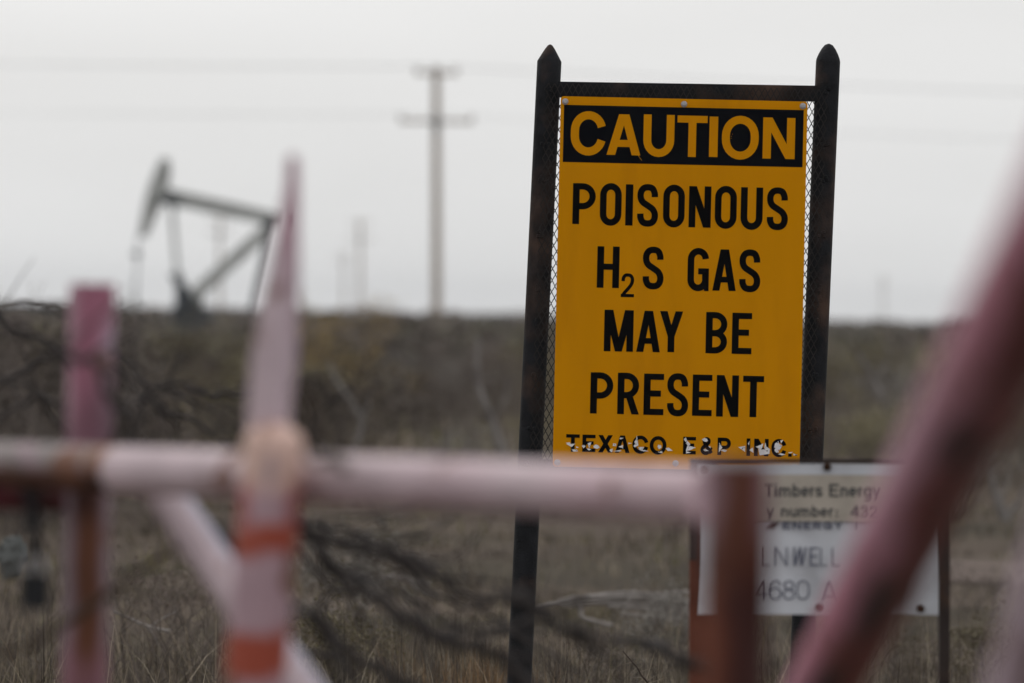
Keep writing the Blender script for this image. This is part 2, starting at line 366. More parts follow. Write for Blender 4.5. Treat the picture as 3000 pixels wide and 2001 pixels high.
for ch, x0, x1, y0, y1, st in (('C', 1672, 1776, 326.5, 455, 24.5), ('A', 1778, 1877, 335, 454.5, 24), ('U', 1885, 1975.5, 336, 459, 23), ('T', 1984, 2072, 339, 460, 23),
                               ('I', 2078, 2103, 341.6, 460, 24), ('O', 2114.5, 2223, 340, 467, 24), ('N', 2235, 2329, 345, 465.5, 24)):
    SP.letter(m, ch, x0, x1, y0, y1, st, N0)
# a scratch through to the yellow, a few pinholes
for (xa, ya), (xb, yb) in (((1869, 455), (1874, 463)), ((1874, 463), (1880, 470))):
    a_, b_ = SP.uv(xa, ya), SP.uv(xb, yb); m.add([SP.pt(a_[0], a_[1], N0), SP.pt(a_[0] + 1.6, a_[1], N0), SP.pt(b_[0] + 1, b_[1], N0), SP.pt(b_[0], b_[1], N0)], [(0, 1, 2, 3)])
for x, y in ((2145.5, 393), (2143, 400), (2142, 406)):
    a_ = SP.uv(x, y); SP.slab(m, a_[0] - .8, a_[1] - .8, a_[0] + .8, a_[1] + .8, N0, N0 + .0001)
m.build('lettering', M_yellow, plate)
def row(data, ox, oy, k, st, name='lettering', mt=M_vinyl, parent=None, pl_=SP, n=.0018, thin=None):
    mb = MB()
    for ch, x0, x1, y0, y1 in data:
        pl_.letter(mb, ch, ox + x0 / k, ox + x1 / k, oy + y0 / k, oy + y1 / k, (thin or {}).get(ch, st), n)
    return mb.build(name, mt, parent)
K = 2.4747
row([('P', 440, 608, 92, 388), ('O', 637, 795, 92, 398), ('I', 823, 877, 99, 398), ('S', 905, 1062, 98, 405), ('O', 1095, 1253, 103, 410), ('N', 1282, 1443, 113, 412), ('O', 1470, 1630, 112, 420), ('U', 1658, 1818, 121, 427), ('S', 1845, 2003, 122, 430)], 1500, 500, K, 19.8, parent=plate)
row([('H', 617, 778, 549, 850), ('2', 790, 886, 745, 917), ('S', 945, 1102, 552, 860), ('G', 1272, 1428, 562, 872), ('A', 1455, 1625, 571, 871), ('S', 1645, 1803, 572, 880)], 1500, 500, K, 19.8, parent=plate, thin={'2': 10.5})
row([('M', 668, 880, 20, 321), ('A', 903, 1075, 26, 325), ('Y', 1070, 1238, 29, 326), ('B', 1405, 1562, 36, 335), ('E', 1595, 1738, 41, 339)], 1500, 900, K, 19.8, parent=plate)
row([('P', 568, 735, 473, 772), ('R', 765, 922, 476, 776), ('E', 955, 1100, 482, 781), ('S', 1122, 1280, 480, 790), ('E', 1308, 1450, 489, 788), ('N', 1482, 1643, 493, 794), ('T', 1673, 1825, 498, 797)], 1500, 900, K, 19.8, parent=plate)
row([('T', 392, 490, 921, 1048), ('E', 510, 605, 924, 1049), ('X', 625, 730, 927, 1053), ('A', 748, 853, 930, 1056), ('C', 872, 990, 931, 1062), ('O', 998, 1120, 935, 1068), ('E', 1240, 1333, 940, 1066), ('&', 1365, 1460, 942, 1070), ('P', 1490, 1587, 946, 1072), ('I', 1700, 1727, 951, 1078), ('N', 1755, 1860, 954, 1080), ('C', 1880, 1990, 956, 1086), ('.', 2002, 2028, 1062, 1084), ('.', 2052, 2064, 1066, 1078)], 1500, 900, K, 11.2, parent=plate)
# white shreds where the owner's lettering has torn, curling a little off the plate
m = MB()
shreds = [(430, 1000, 46, 26), (470, 1015, 20, 12), (415, 985, 22, 14), (455, 1035, 26, 16), (520, 1005, 30, 20), (560, 990, 22, 30), (620, 1005, 26, 18), (600, 1015, 34, 20), (560, 1030, 24, 14), (715, 1040, 26, 18), (740, 1000, 24, 12), (790, 950, 26, 16), (800, 1015, 40, 34), (780, 1040, 50, 18), (845, 985, 24, 18), (905, 975, 26, 40), (930, 1025, 44, 26), (895, 1000, 26, 30), (960, 1040, 36, 14), (1065, 1015, 22, 16), (1130, 1025, 40, 24), (1075, 1050, 40, 14), (1260, 960, 22, 22), (1275, 990, 48, 22), (1290, 1025, 40, 22), (1285, 1055, 54, 12), (1400, 965, 22, 20), (1395, 1035, 46, 20), (1430, 1010, 26, 22), (1510, 1020, 32, 40), (1540, 1040, 44, 20), (1680, 1015, 56, 46), (1715, 985, 20, 40), (1735, 1030, 34, 34), (1800, 1010, 34, 40), (1840, 1020, 36, 44), (1820, 1050, 54, 26), (1930, 1000, 38, 50), (1950, 970, 26, 30), (1915, 1040, 26, 26), (1960, 1065, 36, 14), (2015, 1055, 24, 10), (2045, 1068, 26, 8)]
for x, y, sx, sy in shreds:
    c = SP.uv(1500 + x / K, 900 + y / K); k_ = rng.randint(3, 6); pts = []
    a0 = rng.random() * 6
    for t in range(k_):
        r_ = .22 + .85 * rng.random() ** 1.3; an = a0 + t * 6.283 / k_ + rng.uniform(-.35, .35)
        pts.append(SP.pt(c[0] + math.cos(an) * sx / K * 1.1 * r_, c[1] + math.sin(an) * sy / K * 1.1 * r_, .0026 + .0012 * rng.random()))
    cc = SP.pt(c[0], c[1], .0028)
    m.add(pts + [cc], [(t, (t + 1) % k_, k_) for t in range(k_)])
m.build('torn_vinyl', M_peel, plate)
for x, y in ((1656, 297.7), (2004, 305.4), (2352, 311), (1633, 1354.6), (1979, 1357.4), (2327, 1369)):
    c = SP.uv(x, y); q = SP.pt(c[0], c[1]); m = MB()
    m.tube([q, q + SP.n * .0025, q + SP.n * .003], [.0078, .0078, .0066], 16)
    m.tube([q + SP.n * .003, q + SP.n * .0065, q + SP.n * .0075], [.0056, .0056, .0044], 6)
    m.build('bolt', M_bolt, plate)

# ------------------------------------------------------------------ the white lease sign, nearer
D1 = 11.1
WP = Plane((2042, 1357), (2768, 1360), (2046, 1799), D1)
ws = thing('well_sign', P(2400, 2300, D1), 'small white oil lease sign in a rusty frame, below and right of the yellow sign', 'sign')
ws.location.z = 0
def wslab(mb, x0, y0, x1, y1, n0, n1):
    a_, b_ = WP.uv(x0, y0), WP.uv(x1, y1); WP.slab(mb, a_[0], a_[1], b_[0], b_[1], n0, n1)
def leg(x0, x1, ytop, mt, n0=-.03, n1=-.004):
    a_ = WP.uv(x0, ytop); b_ = WP.uv(x1, ytop); m = MB()
    WP.slab(m, a_[0], a_[1], b_[0], 1290 if False else (P(x0, ytop, D1).z + .04) / WP.k + a_[1], n0, n1); return m.build('leg', mt, ws)
leg(2022, 2104, 1348, M_rust); leg(2754, 2785, 1340, M_rustd, -.03, .002)
m = MB(); wslab(m, 2020, 1343, 2756, 1357, -.0035, .004); m.build('frame_bar', M_rustd, ws)
m = MB(); wslab(m, 2021, 1358, 2041, 1640, -.0035, .003); m.build('frame_bar', M_rustd, ws)
m = MB(); nu, nv = 28, 16
W1, H1 = WP.uv(2752, 1360)[0], WP.uv(2046, 1799)[1]
def bend(u, v): return .007 * math.exp(-((u - 40) / 90) ** 2) * (v / H1) + .005 * math.sin(u / W1 * 5 + 1) * (v / H1) ** 2 - .006 * math.exp(-(((u - 290) - (v - 190) * .9) / 26) ** 2) * math.exp(-((v - 200) / 70) ** 2)
for j in range(nv + 1):
    for i in range(nu + 1):
        u, v = W1 * i / nu, H1 * j / nv; uu = u + (9 * math.sin(v / H1 * 3.0) if i == 0 else 0)
        m.v.append(WP.pt(uu, v, .001 + bend(u, v))); m.c.append((1, 1, 1))
m.f = [(j * (nu + 1) + i, (j + 1) * (nu + 1) + i, (j + 1) * (nu + 1) + i + 1, j * (nu + 1) + i + 1) for j in range(nv) for i in range(nu)]
wpan = m.build('sign_panel', M_white, ws, smooth=True)
m = MB(); a_ = WP.uv(2090, 1389); b_ = WP.uv(2672, 1528)
WP.slab(m, a_[0], a_[1], b_[0], b_[1], .0065, .0070); stk = m.build('sticker', M_beige, wpan)
def wrow(txt, mt, parent, st, n=.008):
    mb = MB()
    for ch, x0, x1, y0, y1, *sl in txt: WP.letter(mb, ch, x0, x1, y0, y1, sl[1] if len(sl) > 1 else st, n, sl[0] if sl else 0)
    return mb.build('lettering', mt, parent)
Zx = lambda z: 2000 + z / 2.237
Zy = lambda z: 1300 + z / 2.237
def line(chars, top, base, xh, st, mt, parent, n=.008):
    """chars: (letter, x0, x1) in the enlarged view's pixels; lower case gets the x height"""
    out = []
    for ch, x0, x1 in chars:
        y0 = top if ch in 'TEb432LNWA680i' else xh
        out.append((ch, Zx(x0), Zx(x1), Zy(y0), Zy(base)))
    wrow(out, mt, parent, st, n)
line([('T', 545, 598), ('i', 606, 619), ('m', 632, 706), ('b', 720, 768), ('e', 776, 824), ('r', 834, 862), ('s', 868, 916), ('E', 960, 1022), ('n', 1034, 1080), ('e', 1090, 1138), ('r', 1149, 1177), ('g', 1182, 1230), ('y', 1236, 1286)], 264, 346, 286, 5.6, M_ink, stk)
line([('y', 556, 602), ('n', 645, 690), ('u', 702, 748), ('m', 760, 832), ('b', 846, 892), ('e', 900, 948), ('r', 958, 988), (':', 1002, 1016), ('4', 1098, 1150), ('3', 1158, 1206), ('2', 1214, 1262)], 405, 478, 424, 5.2, M_ink, stk)
wrow([(c, Zx(x0), Zx(x1), Zy(512), Zy(560)) for c, x0, x1 in (('E', 655, 705), ('N', 722, 775), ('E', 793, 838), ('R', 855, 905), ('G', 922, 975), ('Y', 995, 1045), ('|', 1128, 1136))], M_blue, wpan, 5, .0066)
m = MB(); q = [(Zx(548), Zy(556)), (Zx(590), Zy(518)), (Zx(640), Zy(512)), (Zx(600), Zy(554))]
m.add([WP.pt(*WP.uv(*p), .0064) for p in q], [(0, 1, 2, 3)]); m.build('logo_stroke', M_rustd, wpan)
wrow([('L', Zx(530), Zx(576), Zy(675), Zy(800)), ('N', Zx(605), Zx(685), Zy(675), Zy(800)), ('W', Zx(712), Zx(800), Zy(675), Zy(800), .10, 5.0), ('E', Zx(832), Zx(890), Zy(678), Zy(800), 0, 5), ('L', Zx(900), Zx(945), Zy(680), Zy(800)), ('L', Zx(975), Zx(1025), Zy(680), Zy(800))], M_blue, wpan, 3.6, .0075)
wrow([('4', Zx(490), Zx(558), Zy(895), Zy(1022)), ('6', Zx(570), Zx(648), Zy(895), Zy(1022)), ('8', Zx(656), Zx(734), Zy(895), Zy(1022)), ('0', Zx(744), Zx(830), Zy(895), Zy(1022)), ('A', Zx(905), Zx(1000), Zy(898), Zy(1026))], M_blue, wpan, 4.2, .0085)
for x, y in ((2423, 1368), (2697, 1783), (2398, 1778), (2062, 1372)):
    c = WP.uv(x, y); q = WP.pt(c[0], c[1], .0065); m = MB(); m.tube([q, q + WP.n * .004, q + WP.n * .006], [.0082, .008, .005], 10); m.build('bolt', M_hole, wpan)

# ------------------------------------------------------------------ the pink pipe barricade
G = .75           # the barricade stands a little over half way to the sign
PALE, MAG, LILAC = (.56, .45, .485), (.33, .128, .188), (.48, .38, .445)
RUST, RDARK, ORNG = (.135, .046, .017), (.035, .010, .008), (.345, .070, .040)
bar = thing('pipe_barricade', P(270, 2600, 9.0 * G), 'faded pink pipe barricade with a long horizontal rail and a sharp pointed upright', 'barricade')
bar.location.z = 0
def Dr(x): return G / (1 / 9.05 + (1 / 7.45 - 1 / 9.05) * x / 2050)
ra, rb = P(-420, 1343, Dr(-420)), P(2085, 1453, Dr(2085))
X = lambda p: (CAM.inverted() @ p)
def pxof(p):
    q = X(p); return 1500 + q.x / -q.z * FPX, 1000.5 - q.y / -q.z * FPX
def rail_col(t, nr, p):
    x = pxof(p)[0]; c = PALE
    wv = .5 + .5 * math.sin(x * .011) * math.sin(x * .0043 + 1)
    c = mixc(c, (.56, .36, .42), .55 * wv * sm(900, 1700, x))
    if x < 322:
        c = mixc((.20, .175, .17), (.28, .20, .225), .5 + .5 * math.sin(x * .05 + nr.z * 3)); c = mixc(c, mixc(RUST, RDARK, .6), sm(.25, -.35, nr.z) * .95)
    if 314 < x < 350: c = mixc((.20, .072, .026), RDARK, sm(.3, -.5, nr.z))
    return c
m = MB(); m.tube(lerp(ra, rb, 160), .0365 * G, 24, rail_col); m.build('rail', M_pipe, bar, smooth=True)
def dn(p): return Vector((p.x, p.y, -.03))
# second bar tucked under the rail at the left
m = MB(); m.tube(lerp(P(-420, 1428, 9.32 * G), P(300, 1466, 9.12 * G), 40), .024 * G, 16, lambda t, nr, p: mixc((.13, .026, .036), RDARK, .45 + .45 * math.sin(t * 17 + 1))); m.build('lower_rail', M_pipe, bar, smooth=True)
# left upright
pt = P(271, 832, 9.07 * G); pb0 = P(247, 2001, 9.07 * G); pb = pt + (pb0 - pt) * ((pt.z + .03) / (pt.z - pb0.z))
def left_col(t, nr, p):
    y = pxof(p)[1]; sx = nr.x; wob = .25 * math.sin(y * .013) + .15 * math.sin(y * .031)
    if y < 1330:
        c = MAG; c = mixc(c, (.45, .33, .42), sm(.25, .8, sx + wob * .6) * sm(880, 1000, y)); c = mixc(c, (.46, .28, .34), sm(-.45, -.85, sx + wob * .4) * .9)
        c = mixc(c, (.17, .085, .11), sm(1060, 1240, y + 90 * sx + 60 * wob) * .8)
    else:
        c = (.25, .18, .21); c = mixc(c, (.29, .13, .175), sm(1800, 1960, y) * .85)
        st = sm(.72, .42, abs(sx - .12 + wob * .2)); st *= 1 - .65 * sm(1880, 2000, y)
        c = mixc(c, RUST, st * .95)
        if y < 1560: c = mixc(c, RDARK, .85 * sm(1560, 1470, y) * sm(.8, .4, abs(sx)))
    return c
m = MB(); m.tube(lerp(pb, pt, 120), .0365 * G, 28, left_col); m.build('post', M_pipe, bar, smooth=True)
# diagonal brace
m = MB(); b0 = P(455, 1405, 8.98 * G); b1 = P(880, 2010, 8.62 * G); d = b1 - b0; b1 = b0 + d * ((b0.z + .03) / -d.z)
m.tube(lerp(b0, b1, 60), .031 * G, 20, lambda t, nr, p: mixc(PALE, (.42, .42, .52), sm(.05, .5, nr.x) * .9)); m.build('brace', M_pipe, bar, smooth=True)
# the pointed upright: banded pipe with a domed collar and a tapered blade on top
p_top = P(803, 1300, 8.18 * G); p_low = P(746, 2001, 8.18 * G); d = p_low - p_top; p_bot = p_top + d * ((p_top.z + .03) / -d.z); up = (p_top - p_bot).normalized()
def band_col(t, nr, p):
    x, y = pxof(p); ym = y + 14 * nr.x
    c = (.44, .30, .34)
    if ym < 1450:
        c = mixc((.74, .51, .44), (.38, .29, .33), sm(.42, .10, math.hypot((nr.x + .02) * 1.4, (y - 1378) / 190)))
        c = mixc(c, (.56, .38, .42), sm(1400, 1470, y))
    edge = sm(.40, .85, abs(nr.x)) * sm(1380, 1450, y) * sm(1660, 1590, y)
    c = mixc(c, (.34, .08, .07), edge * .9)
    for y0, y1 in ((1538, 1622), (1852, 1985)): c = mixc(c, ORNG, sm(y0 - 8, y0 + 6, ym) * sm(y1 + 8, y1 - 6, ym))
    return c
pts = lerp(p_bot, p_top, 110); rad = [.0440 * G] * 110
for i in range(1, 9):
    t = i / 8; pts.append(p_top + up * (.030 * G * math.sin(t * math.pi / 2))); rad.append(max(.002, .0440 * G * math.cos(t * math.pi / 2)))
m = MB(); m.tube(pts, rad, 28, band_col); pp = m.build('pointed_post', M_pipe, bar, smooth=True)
m = MB(); dz = 8.20 * G
# blade: a folded plate, its sections run from left edge over the ridge to right edge and a back
secs = []
for y, xl, xr in ((1300, 726, 846), (1220, 724, 850), (1060, 735, 868), (890, 765, 876), (760, 792, 878), (640, 818, 876), (540, 836, 876), (468, 840, 874), (455, 846, 868)):
    xm = xr - max(16, .22 * (xr - xl)); secs.append((P(xl, y, dz), P(xm, y - 2, dz - .018), P(xr, y, dz + .004), P((xl + xr) / 2, y, dz + .022), y))
vs = []; cs = []
for s_ in secs:
    vs += s_[:4]; y = s_[4]
    cs += [mixc(PALE, (.45, .30, .36), sm(800, 500, y)), mixc((.54, .43, .48), (.36, .17, .23), sm(900, 560, y)), mixc((.46, .37, .42), (.30, .13, .19), sm(1000, 700, y)), LILAC]
fs = []
for i in range(len(secs) - 1):
    for k in range(4): fs.append((i * 4 + k, i * 4 + (k + 1) % 4, (i + 1) * 4 + (k + 1) % 4, (i + 1) * 4 + k))
fs += [(3, 2, 1, 0), tuple((len(secs) - 1) * 4 + k for k in range(4))]
m.v = vs; m.c = cs; m.f = fs
m.build('spike', M_pipe, pp)

# rusty upright nearer on the right
rp = MB(); t_ = P(2160, 1352, 4.95); b_0 = P(2152, 2001, 4.95); bb = t_ + (b_0 - t_) * ((t_.z + .03) / (t_.z - b_0.z))
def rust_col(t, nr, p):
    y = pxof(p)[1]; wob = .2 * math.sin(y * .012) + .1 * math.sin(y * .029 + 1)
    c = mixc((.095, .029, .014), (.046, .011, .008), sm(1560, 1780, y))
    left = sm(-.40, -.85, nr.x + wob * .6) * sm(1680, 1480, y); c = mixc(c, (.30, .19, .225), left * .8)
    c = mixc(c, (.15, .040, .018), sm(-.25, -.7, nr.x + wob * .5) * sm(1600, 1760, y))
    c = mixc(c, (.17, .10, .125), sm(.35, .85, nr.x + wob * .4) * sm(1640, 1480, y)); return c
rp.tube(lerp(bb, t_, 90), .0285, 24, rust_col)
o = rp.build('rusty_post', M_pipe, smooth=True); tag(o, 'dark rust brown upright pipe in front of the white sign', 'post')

# the pipe arm that comes towards the camera
ga = thing('barrier_arm', (.32, 6.9, 0), 'thick pink and maroon pipe with rust spots slanting across the right side, very near', 'barrier')
a0 = P(2416, 2001, 5.9); a1 = P(2758, 1345, 4.45); dv = (a1 - a0) / 1.45
A0 = a0 - dv * 1.0; A1 = a1 + dv * 1.5
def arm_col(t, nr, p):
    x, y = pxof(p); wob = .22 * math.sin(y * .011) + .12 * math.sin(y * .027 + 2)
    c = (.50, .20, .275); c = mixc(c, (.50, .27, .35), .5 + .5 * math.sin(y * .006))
    s_ = nr.x * .87 - nr.z * .46 - .1 * nr.y; c = mixc(c, (.175, .038, .032), sm(-.22, .22, s_ + wob * .8))  # dark maroon towards the lower right side, pink on the upper left
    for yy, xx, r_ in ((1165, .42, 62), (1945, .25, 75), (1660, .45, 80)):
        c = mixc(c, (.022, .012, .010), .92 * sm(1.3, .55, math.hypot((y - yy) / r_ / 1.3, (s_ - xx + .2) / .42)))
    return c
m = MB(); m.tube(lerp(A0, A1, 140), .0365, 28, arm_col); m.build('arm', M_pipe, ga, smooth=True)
m = MB(); m.tube(lerp(dn(A1 - dv * .15), A1 - dv * .15 - Vector((0, 0, .02)), 20), .03, 18, lambda t, nr, p: MAG); m.build('post', M_pipe, ga, smooth=True)
m = MB(); m.tube(lerp(dn(A0 + dv * .15), A0 + dv * .15 - Vector((0, 0, .02)), 20), .03, 18, lambda t, nr, p: RDARK); m.build('post', M_pipe, ga, smooth=True)
# pale pipe at the bottom right corner
c0 = P(3180, 1480, 4.0); c1 = P(2990, 2060, 4.4); d = c1 - c0; c1 = c0 + d * ((c0.z + .03) / -d.z)
m = MB(); m.tube(lerp(c1, c0, 40), .030, 20, lambda t, nr, p: (.56, .44, .52)); o = m.build('pale_pipe', M_pipe, smooth=True); tag(o, 'pale lilac pipe leaning into the bottom right corner', 'pipe')

# dark dead branches and wires strung loosely behind and across the barricade
def cable(name, pts, r_, label, mt=M_cable, cat='wire', grp=None):
    m = MB(); m.tube(spline([P(p[0], p[1], p[2] * G) for p in pts], 10), r_ * G * 1.2, 10); o = m.build(name, mt, smooth=True); return tag(o, label, cat, grp) if cat else o
def branch(pts, r0, r1, label, seed, twigs=5, grp=None):
    rr = random.Random(seed); q = spline([P(*p) for p in pts], 12); n = len(q)
    q = [v + Vector((.006 * math.sin(k * .31 + seed), 0, .008 * math.sin(k * .23 + 2 * seed) + .003 * math.sin(k * .9 + seed))) for k, v in enumerate(q)]
    t = thing('dead_branch', q[0], label, 'branch', grp); m = MB()
    m.tube(q, [(r0 + (r1 - r0) * k / (n - 1)) * (1 + .22 * math.sin(k * .21 + seed) + .08 * math.sin(k * .83)) for k in range(n)], 8); m.build('stem', M_cable, t, smooth=True)
    for k in range(twigs):
        i_ = rr.randrange(4, n - 4); d = (q[i_ + 2] - q[i_]).normalized(); a = d + Vector((rr.gauss(0, .5), rr.gauss(0, .5), rr.gauss(0, .5))); L = rr.uniform(.12, .30)
        p1 = q[i_] + a.normalized() * L * .5; p2 = p1 + (a + Vector((rr.gauss(0, .4), rr.gauss(0, .4), rr.gauss(0, .4)))).normalized() * L * .5
        m = MB(); m.tube(spline([q[i_], p1, p2], 5), [r1 * .55 - r1 * .035 * v for v in range(11)], 6); m.build('side_twig', M_cable, t, smooth=True)
branch([(-260, 900, 6.5), (60, 985, 6.5), (185, 1028, 6.5), (270, 1088, 6.5), (335, 1150, 6.6), (372, 1235, 6.7), (440, 1330, 7.3), (560, 1420, 7.6)], .0056, .0044, 'dark dead branch drooping across the magenta post down to the rail', 3, 7)
branch([(780, 1480, 7.5), (845, 1532, 7.5), (960, 1582, 7.5), (1130, 1612, 7.5), (1235, 1680, 7.5), (1400, 1735, 7.5), (1520, 1770, 7.5), (1660, 1826, 7.5), (1880, 1895, 7.6), (2060, 1960, 7.6), (2400, 2080, 8.4)], .0090, .0074, 'dark dead branch, the highest of three sweeping right from the banded post', 5, 9)
branch([(640, 1400, 7.6), (845, 1545, 7.6), (930, 1600, 7.5), (1010, 1675, 7.5), (1130, 1770, 7.4), (1280, 1850, 7.4), (1420, 1920, 7.4), (1530, 1985, 7.4), (1750, 2110, 7.4)], .0076, .0080, 'dark dead branch, the middle of three sweeping right from the banded post', 8, 8)
branch([(600, 1560, 7.5), (780, 1690, 7.5), (890, 1795, 7.4), (960, 1842, 7.4), (1050, 1930, 7.4), (1150, 1995, 7.4), (1400, 2150, 7.4)], .0095, .0070, 'dark dead branch, the lowest of three sweeping right from the banded post', 13, 7)
for k_, (pts, r_) in enumerate((([(860, 1620, 8.6), (1000, 1720, 8.6), (1180, 1760, 8.6), (1360, 1830, 8.6), (1600, 1870, 8.6)], .0040), ([(870, 1500, 8.8), (1000, 1560, 8.8), (1180, 1640, 8.8), (1330, 1770, 8.8), (1480, 1830, 8.8), (1700, 1960, 8.8)], .0042),
                               ([(400, 1180, 9.2), (520, 1130, 9.2), (640, 1150, 9.2), (760, 1180, 9.2)], .0048), ([(330, 1060, 9.4), (460, 1190, 9.4), (560, 1240, 9.4), (700, 1340, 9.4)], .0045), ([(-100, 1120, 9.4), (60, 1100, 9.4), (200, 1045, 9.4), (330, 1010, 9.4)], .0040),
                               ([(380, 1290, 9.0), (420, 1180, 9.0), (470, 1120, 9.0), (540, 1060, 9.0)], .0036), ([(-150, 1040, 8.6), (-20, 1080, 8.6), (90, 1150, 8.6), (180, 1240, 8.7), (240, 1330, 8.8)], .0046), ([(-120, 1260, 8.8), (20, 1220, 8.8), (120, 1170, 8.8), (260, 1190, 8.8), (400, 1240, 8.9)], .0042), ([(-80, 960, 8.8), (60, 905, 8.8), (150, 895, 8.8), (240, 950, 8.9)], .0038), ([(300, 1000, 9.2), (380, 1070, 9.2), (470, 1180, 9.2), (520, 1300, 9.3)], .0036), ([(900, 1130, 9.0), (920, 1230, 9.0), (950, 1310, 9.0), (1040, 1360, 9.1)], .0040), ([(890, 1900, 8.4), (1010, 1960, 8.4), (1120, 2040, 8.4)], .0050), ([(-60, 900, 9.6), (40, 960, 9.6), (120, 1000, 9.6), (240, 1130, 9.6), (300, 1290, 9.6)], .0040))):
    branch(pts, r_, r_ * .7, 'thin dark dead twig tangled behind the pink barricade', 20 + k_, 3, 'thin dead twigs behind the barricade')
cable('bent_wire', [(-200, 1980, 8.9), (60, 1900, 8.9), (190, 1825, 8.9), (270, 1775, 8.9), (345, 1716, 8.9), (440, 1650, 8.95), (560, 1570, 8.9)], .0055, 'dark wire rising across the rust streaked lower part of the left post', M_wire)
cable('bent_wire', [(856, 1140, 7.5), (890, 1150, 7.5), (913, 1195, 7.5), (905, 1262, 7.5), (905, 1330, 7.5), (930, 1352, 7.5), (985, 1344, 8.22), (1010, 1370, 7.5)], .0048, 'brown hooked wire bent round the foot of the pointed spike', M_wire, 'wire', None)
cable('bent_wire', [(3200, 1030, 5.0), (3040, 1205, 5.0), (2960, 1290, 5.0), (2885, 1372, 5.05), (2820, 1450, 5.1), (2740, 1600, 5.2), (2690, 1800, 5.3), (2600, 2200, 5.5)], .0030, 'thin dark wire running beside the thick slanting pipe', M_wire, 'wire', None)

# chain and padlock hanging from the rail
ch = thing('hanging_chain', P(90, 1455, 9.0 * G), 'short dark chain hanging from the left end of the rail', 'chain')
y = 1405; i = 0
while y < 1665:
    x = 86 + (y - 1405) * .09; c = P(x, y, 8.96 * G); m = MB(); e1 = Vector((1, 0, 0)) if i % 2 else Vector((.3, .95, 0)); ring = []
    for k in range(16):
        a = 2 * math.pi * k / 16; ring.append(c + e1 * .0062 * math.cos(a) + Vector((0, 0, 1)) * .0112 * math.sin(a))
    ring.append(ring[0]); m.tube(ring, .0042, 6, cap=False); m.build('link', M_lock, ch, smooth=True); y += 38; i += 1
pk = thing('padlock', P(100, 1740, 8.96 * G), 'black padlock at the bottom end of the hanging chain', 'padlock')
c = P(103, 1732, 8.96 * G); m = MB(); hw, hh, hd = .0165, .0215, .011; pro = []
prof_ = [(-1, -.85), (-.85, -1), (.85, -1), (1, -.85), (1, .85), (.85, 1), (-.85, 1), (-1, .85)]
m.add([c + Vector((hw * a, -hd, hh * b)) for a, b in prof_] + [c + Vector((hw * a, hd, hh * b)) for a, b in prof_], [tuple(range(8)), tuple(range(15, 7, -1))] + [(k, k + 8, (k + 1) % 8 + 8, (k + 1) % 8) for k in range(8)])
m.build('lock_body', M_lock, pk)
m = MB(); m.tube([c + Vector((.010 * math.cos(R(t)), 0, hh - .004 + .024 * math.sin(R(t)))) for t in range(0, 181, 15)], .0035, 8); m.build('shackle', M_bolt, pk, smooth=True)

# ------------------------------------------------------------------ pumpjack
DJ = 215
J = lambda x, y, o=0: P(x, y, DJ) + Vector((0, o, 0))
pj = thing('pumpjack', Vector((J(560, 940).x, DJ, 0)), 'grey oil pumpjack with raised horsehead, left of the pink spike', 'pumpjack')
m = MB()
outer = [(474, 462), (452, 506), (437, 545), (424, 592), (414, 640), (407, 690)]; inner = [(498, 466), (500, 512), (492, 555), (470, 606), (448, 652), (428, 696)]
for o_ in (-.28, .28):
    pass
vs = [J(*p, -.3) for p in outer] + [J(*p, -.3) for p in inner] + [J(*p, .3) for p in outer] + [J(*p, .3) for p in inner]; k = 6; fs = []
for i in range(5):
    fs += [(i, i + 1, k + i + 1, k + i), (2 * k + i + 1, 2 * k + i, 3 * k + i, 3 * k + i + 1), (i, 2 * k + i, 2 * k + i + 1, i + 1), (k + i, k + i + 1, 3 * k + i + 1, 3 * k + i)]
fs += [(0, k, 3 * k, 2 * k), (5, 2 * k + 5, 3 * k + 5, k + 5)]
m.add(vs, fs); m.build('horsehead', M_jack, pj)
m = MB(); e0, e1 = J(468, 570), J(838, 650)
d_ = (e1 - e0).normalized(); u_ = Vector((-d_.z, 0, d_.x)) if d_.x > 0 else Vector((0, 0, 1)); u_ = Vector((0, 0, 1)) - d_ * d_.z; u_.normalize()
for s_ in (-1, 1): m.bar(e0 + u_ * s_ * .26, e1 + u_ * s_ * .22, .40, .06)
m.bar(e0, e1, .20, .50); m.build('walking_beam', M_jack, pj)
m = MB(); m.bar(J(470, 585, 0), J(530, 596, 0), 1.5, .30); m.build('equalizer', M_jackd, pj)
for o_ in (-.75, .75):
    m = MB(); m.bar(J(503, 596, o_), J(520, 812, o_), .08, .09); m.build('pitman_arm', M_jack, pj)
    m = MB(); m.bar(J(512, 800, o_ * .95), J(556, 890, o_ * .95), .14, .34); m.bar(J(536, 855, o_ * 1.08), J(566, 912, o_ * 1.08), .2, .62); m.build('crank', M_jackd, pj)
    m = MB(); m.bar(J(792, 664, o_ * .35), J(560, 872, o_), .25, .46); m.build('samson_post', M_jack, pj)
    f_ = J(740, 905, o_ * 1.2); t0 = J(800 if o_ > 0 else 790, 668, o_ * .35); f_ = t0 + (f_ - t0) * (t0.z / (t0.z - f_.z))
    m = MB(); m.bar(t0, f_, .10, .10); m.build('rear_leg', M_jackd, pj)
m = MB(); m.tube([J(790, 660, -.5), J(790, 660, .5)], .24, 14); m.build('saddle_bearing', M_jackd, pj)
m = MB(); gx = J(553, 900); m.bar(Vector((gx.x, DJ, .8)), Vector((gx.x, DJ, 2.0)), 1.0, .8, up=(0, 1, 0)); m.build('gearbox', M_jackd, pj)
m = MB(); m.bar(Vector((J(470, 900).x, DJ, .45)), Vector((J(780, 900).x, DJ, .45)), 2.0, .9); m.bar(Vector((J(505, 900).x, DJ, 1.1)), Vector((J(625, 900).x, DJ, 1.0)), 1.4, .5); m.build('skid', M_jackd, pj)
m = MB()
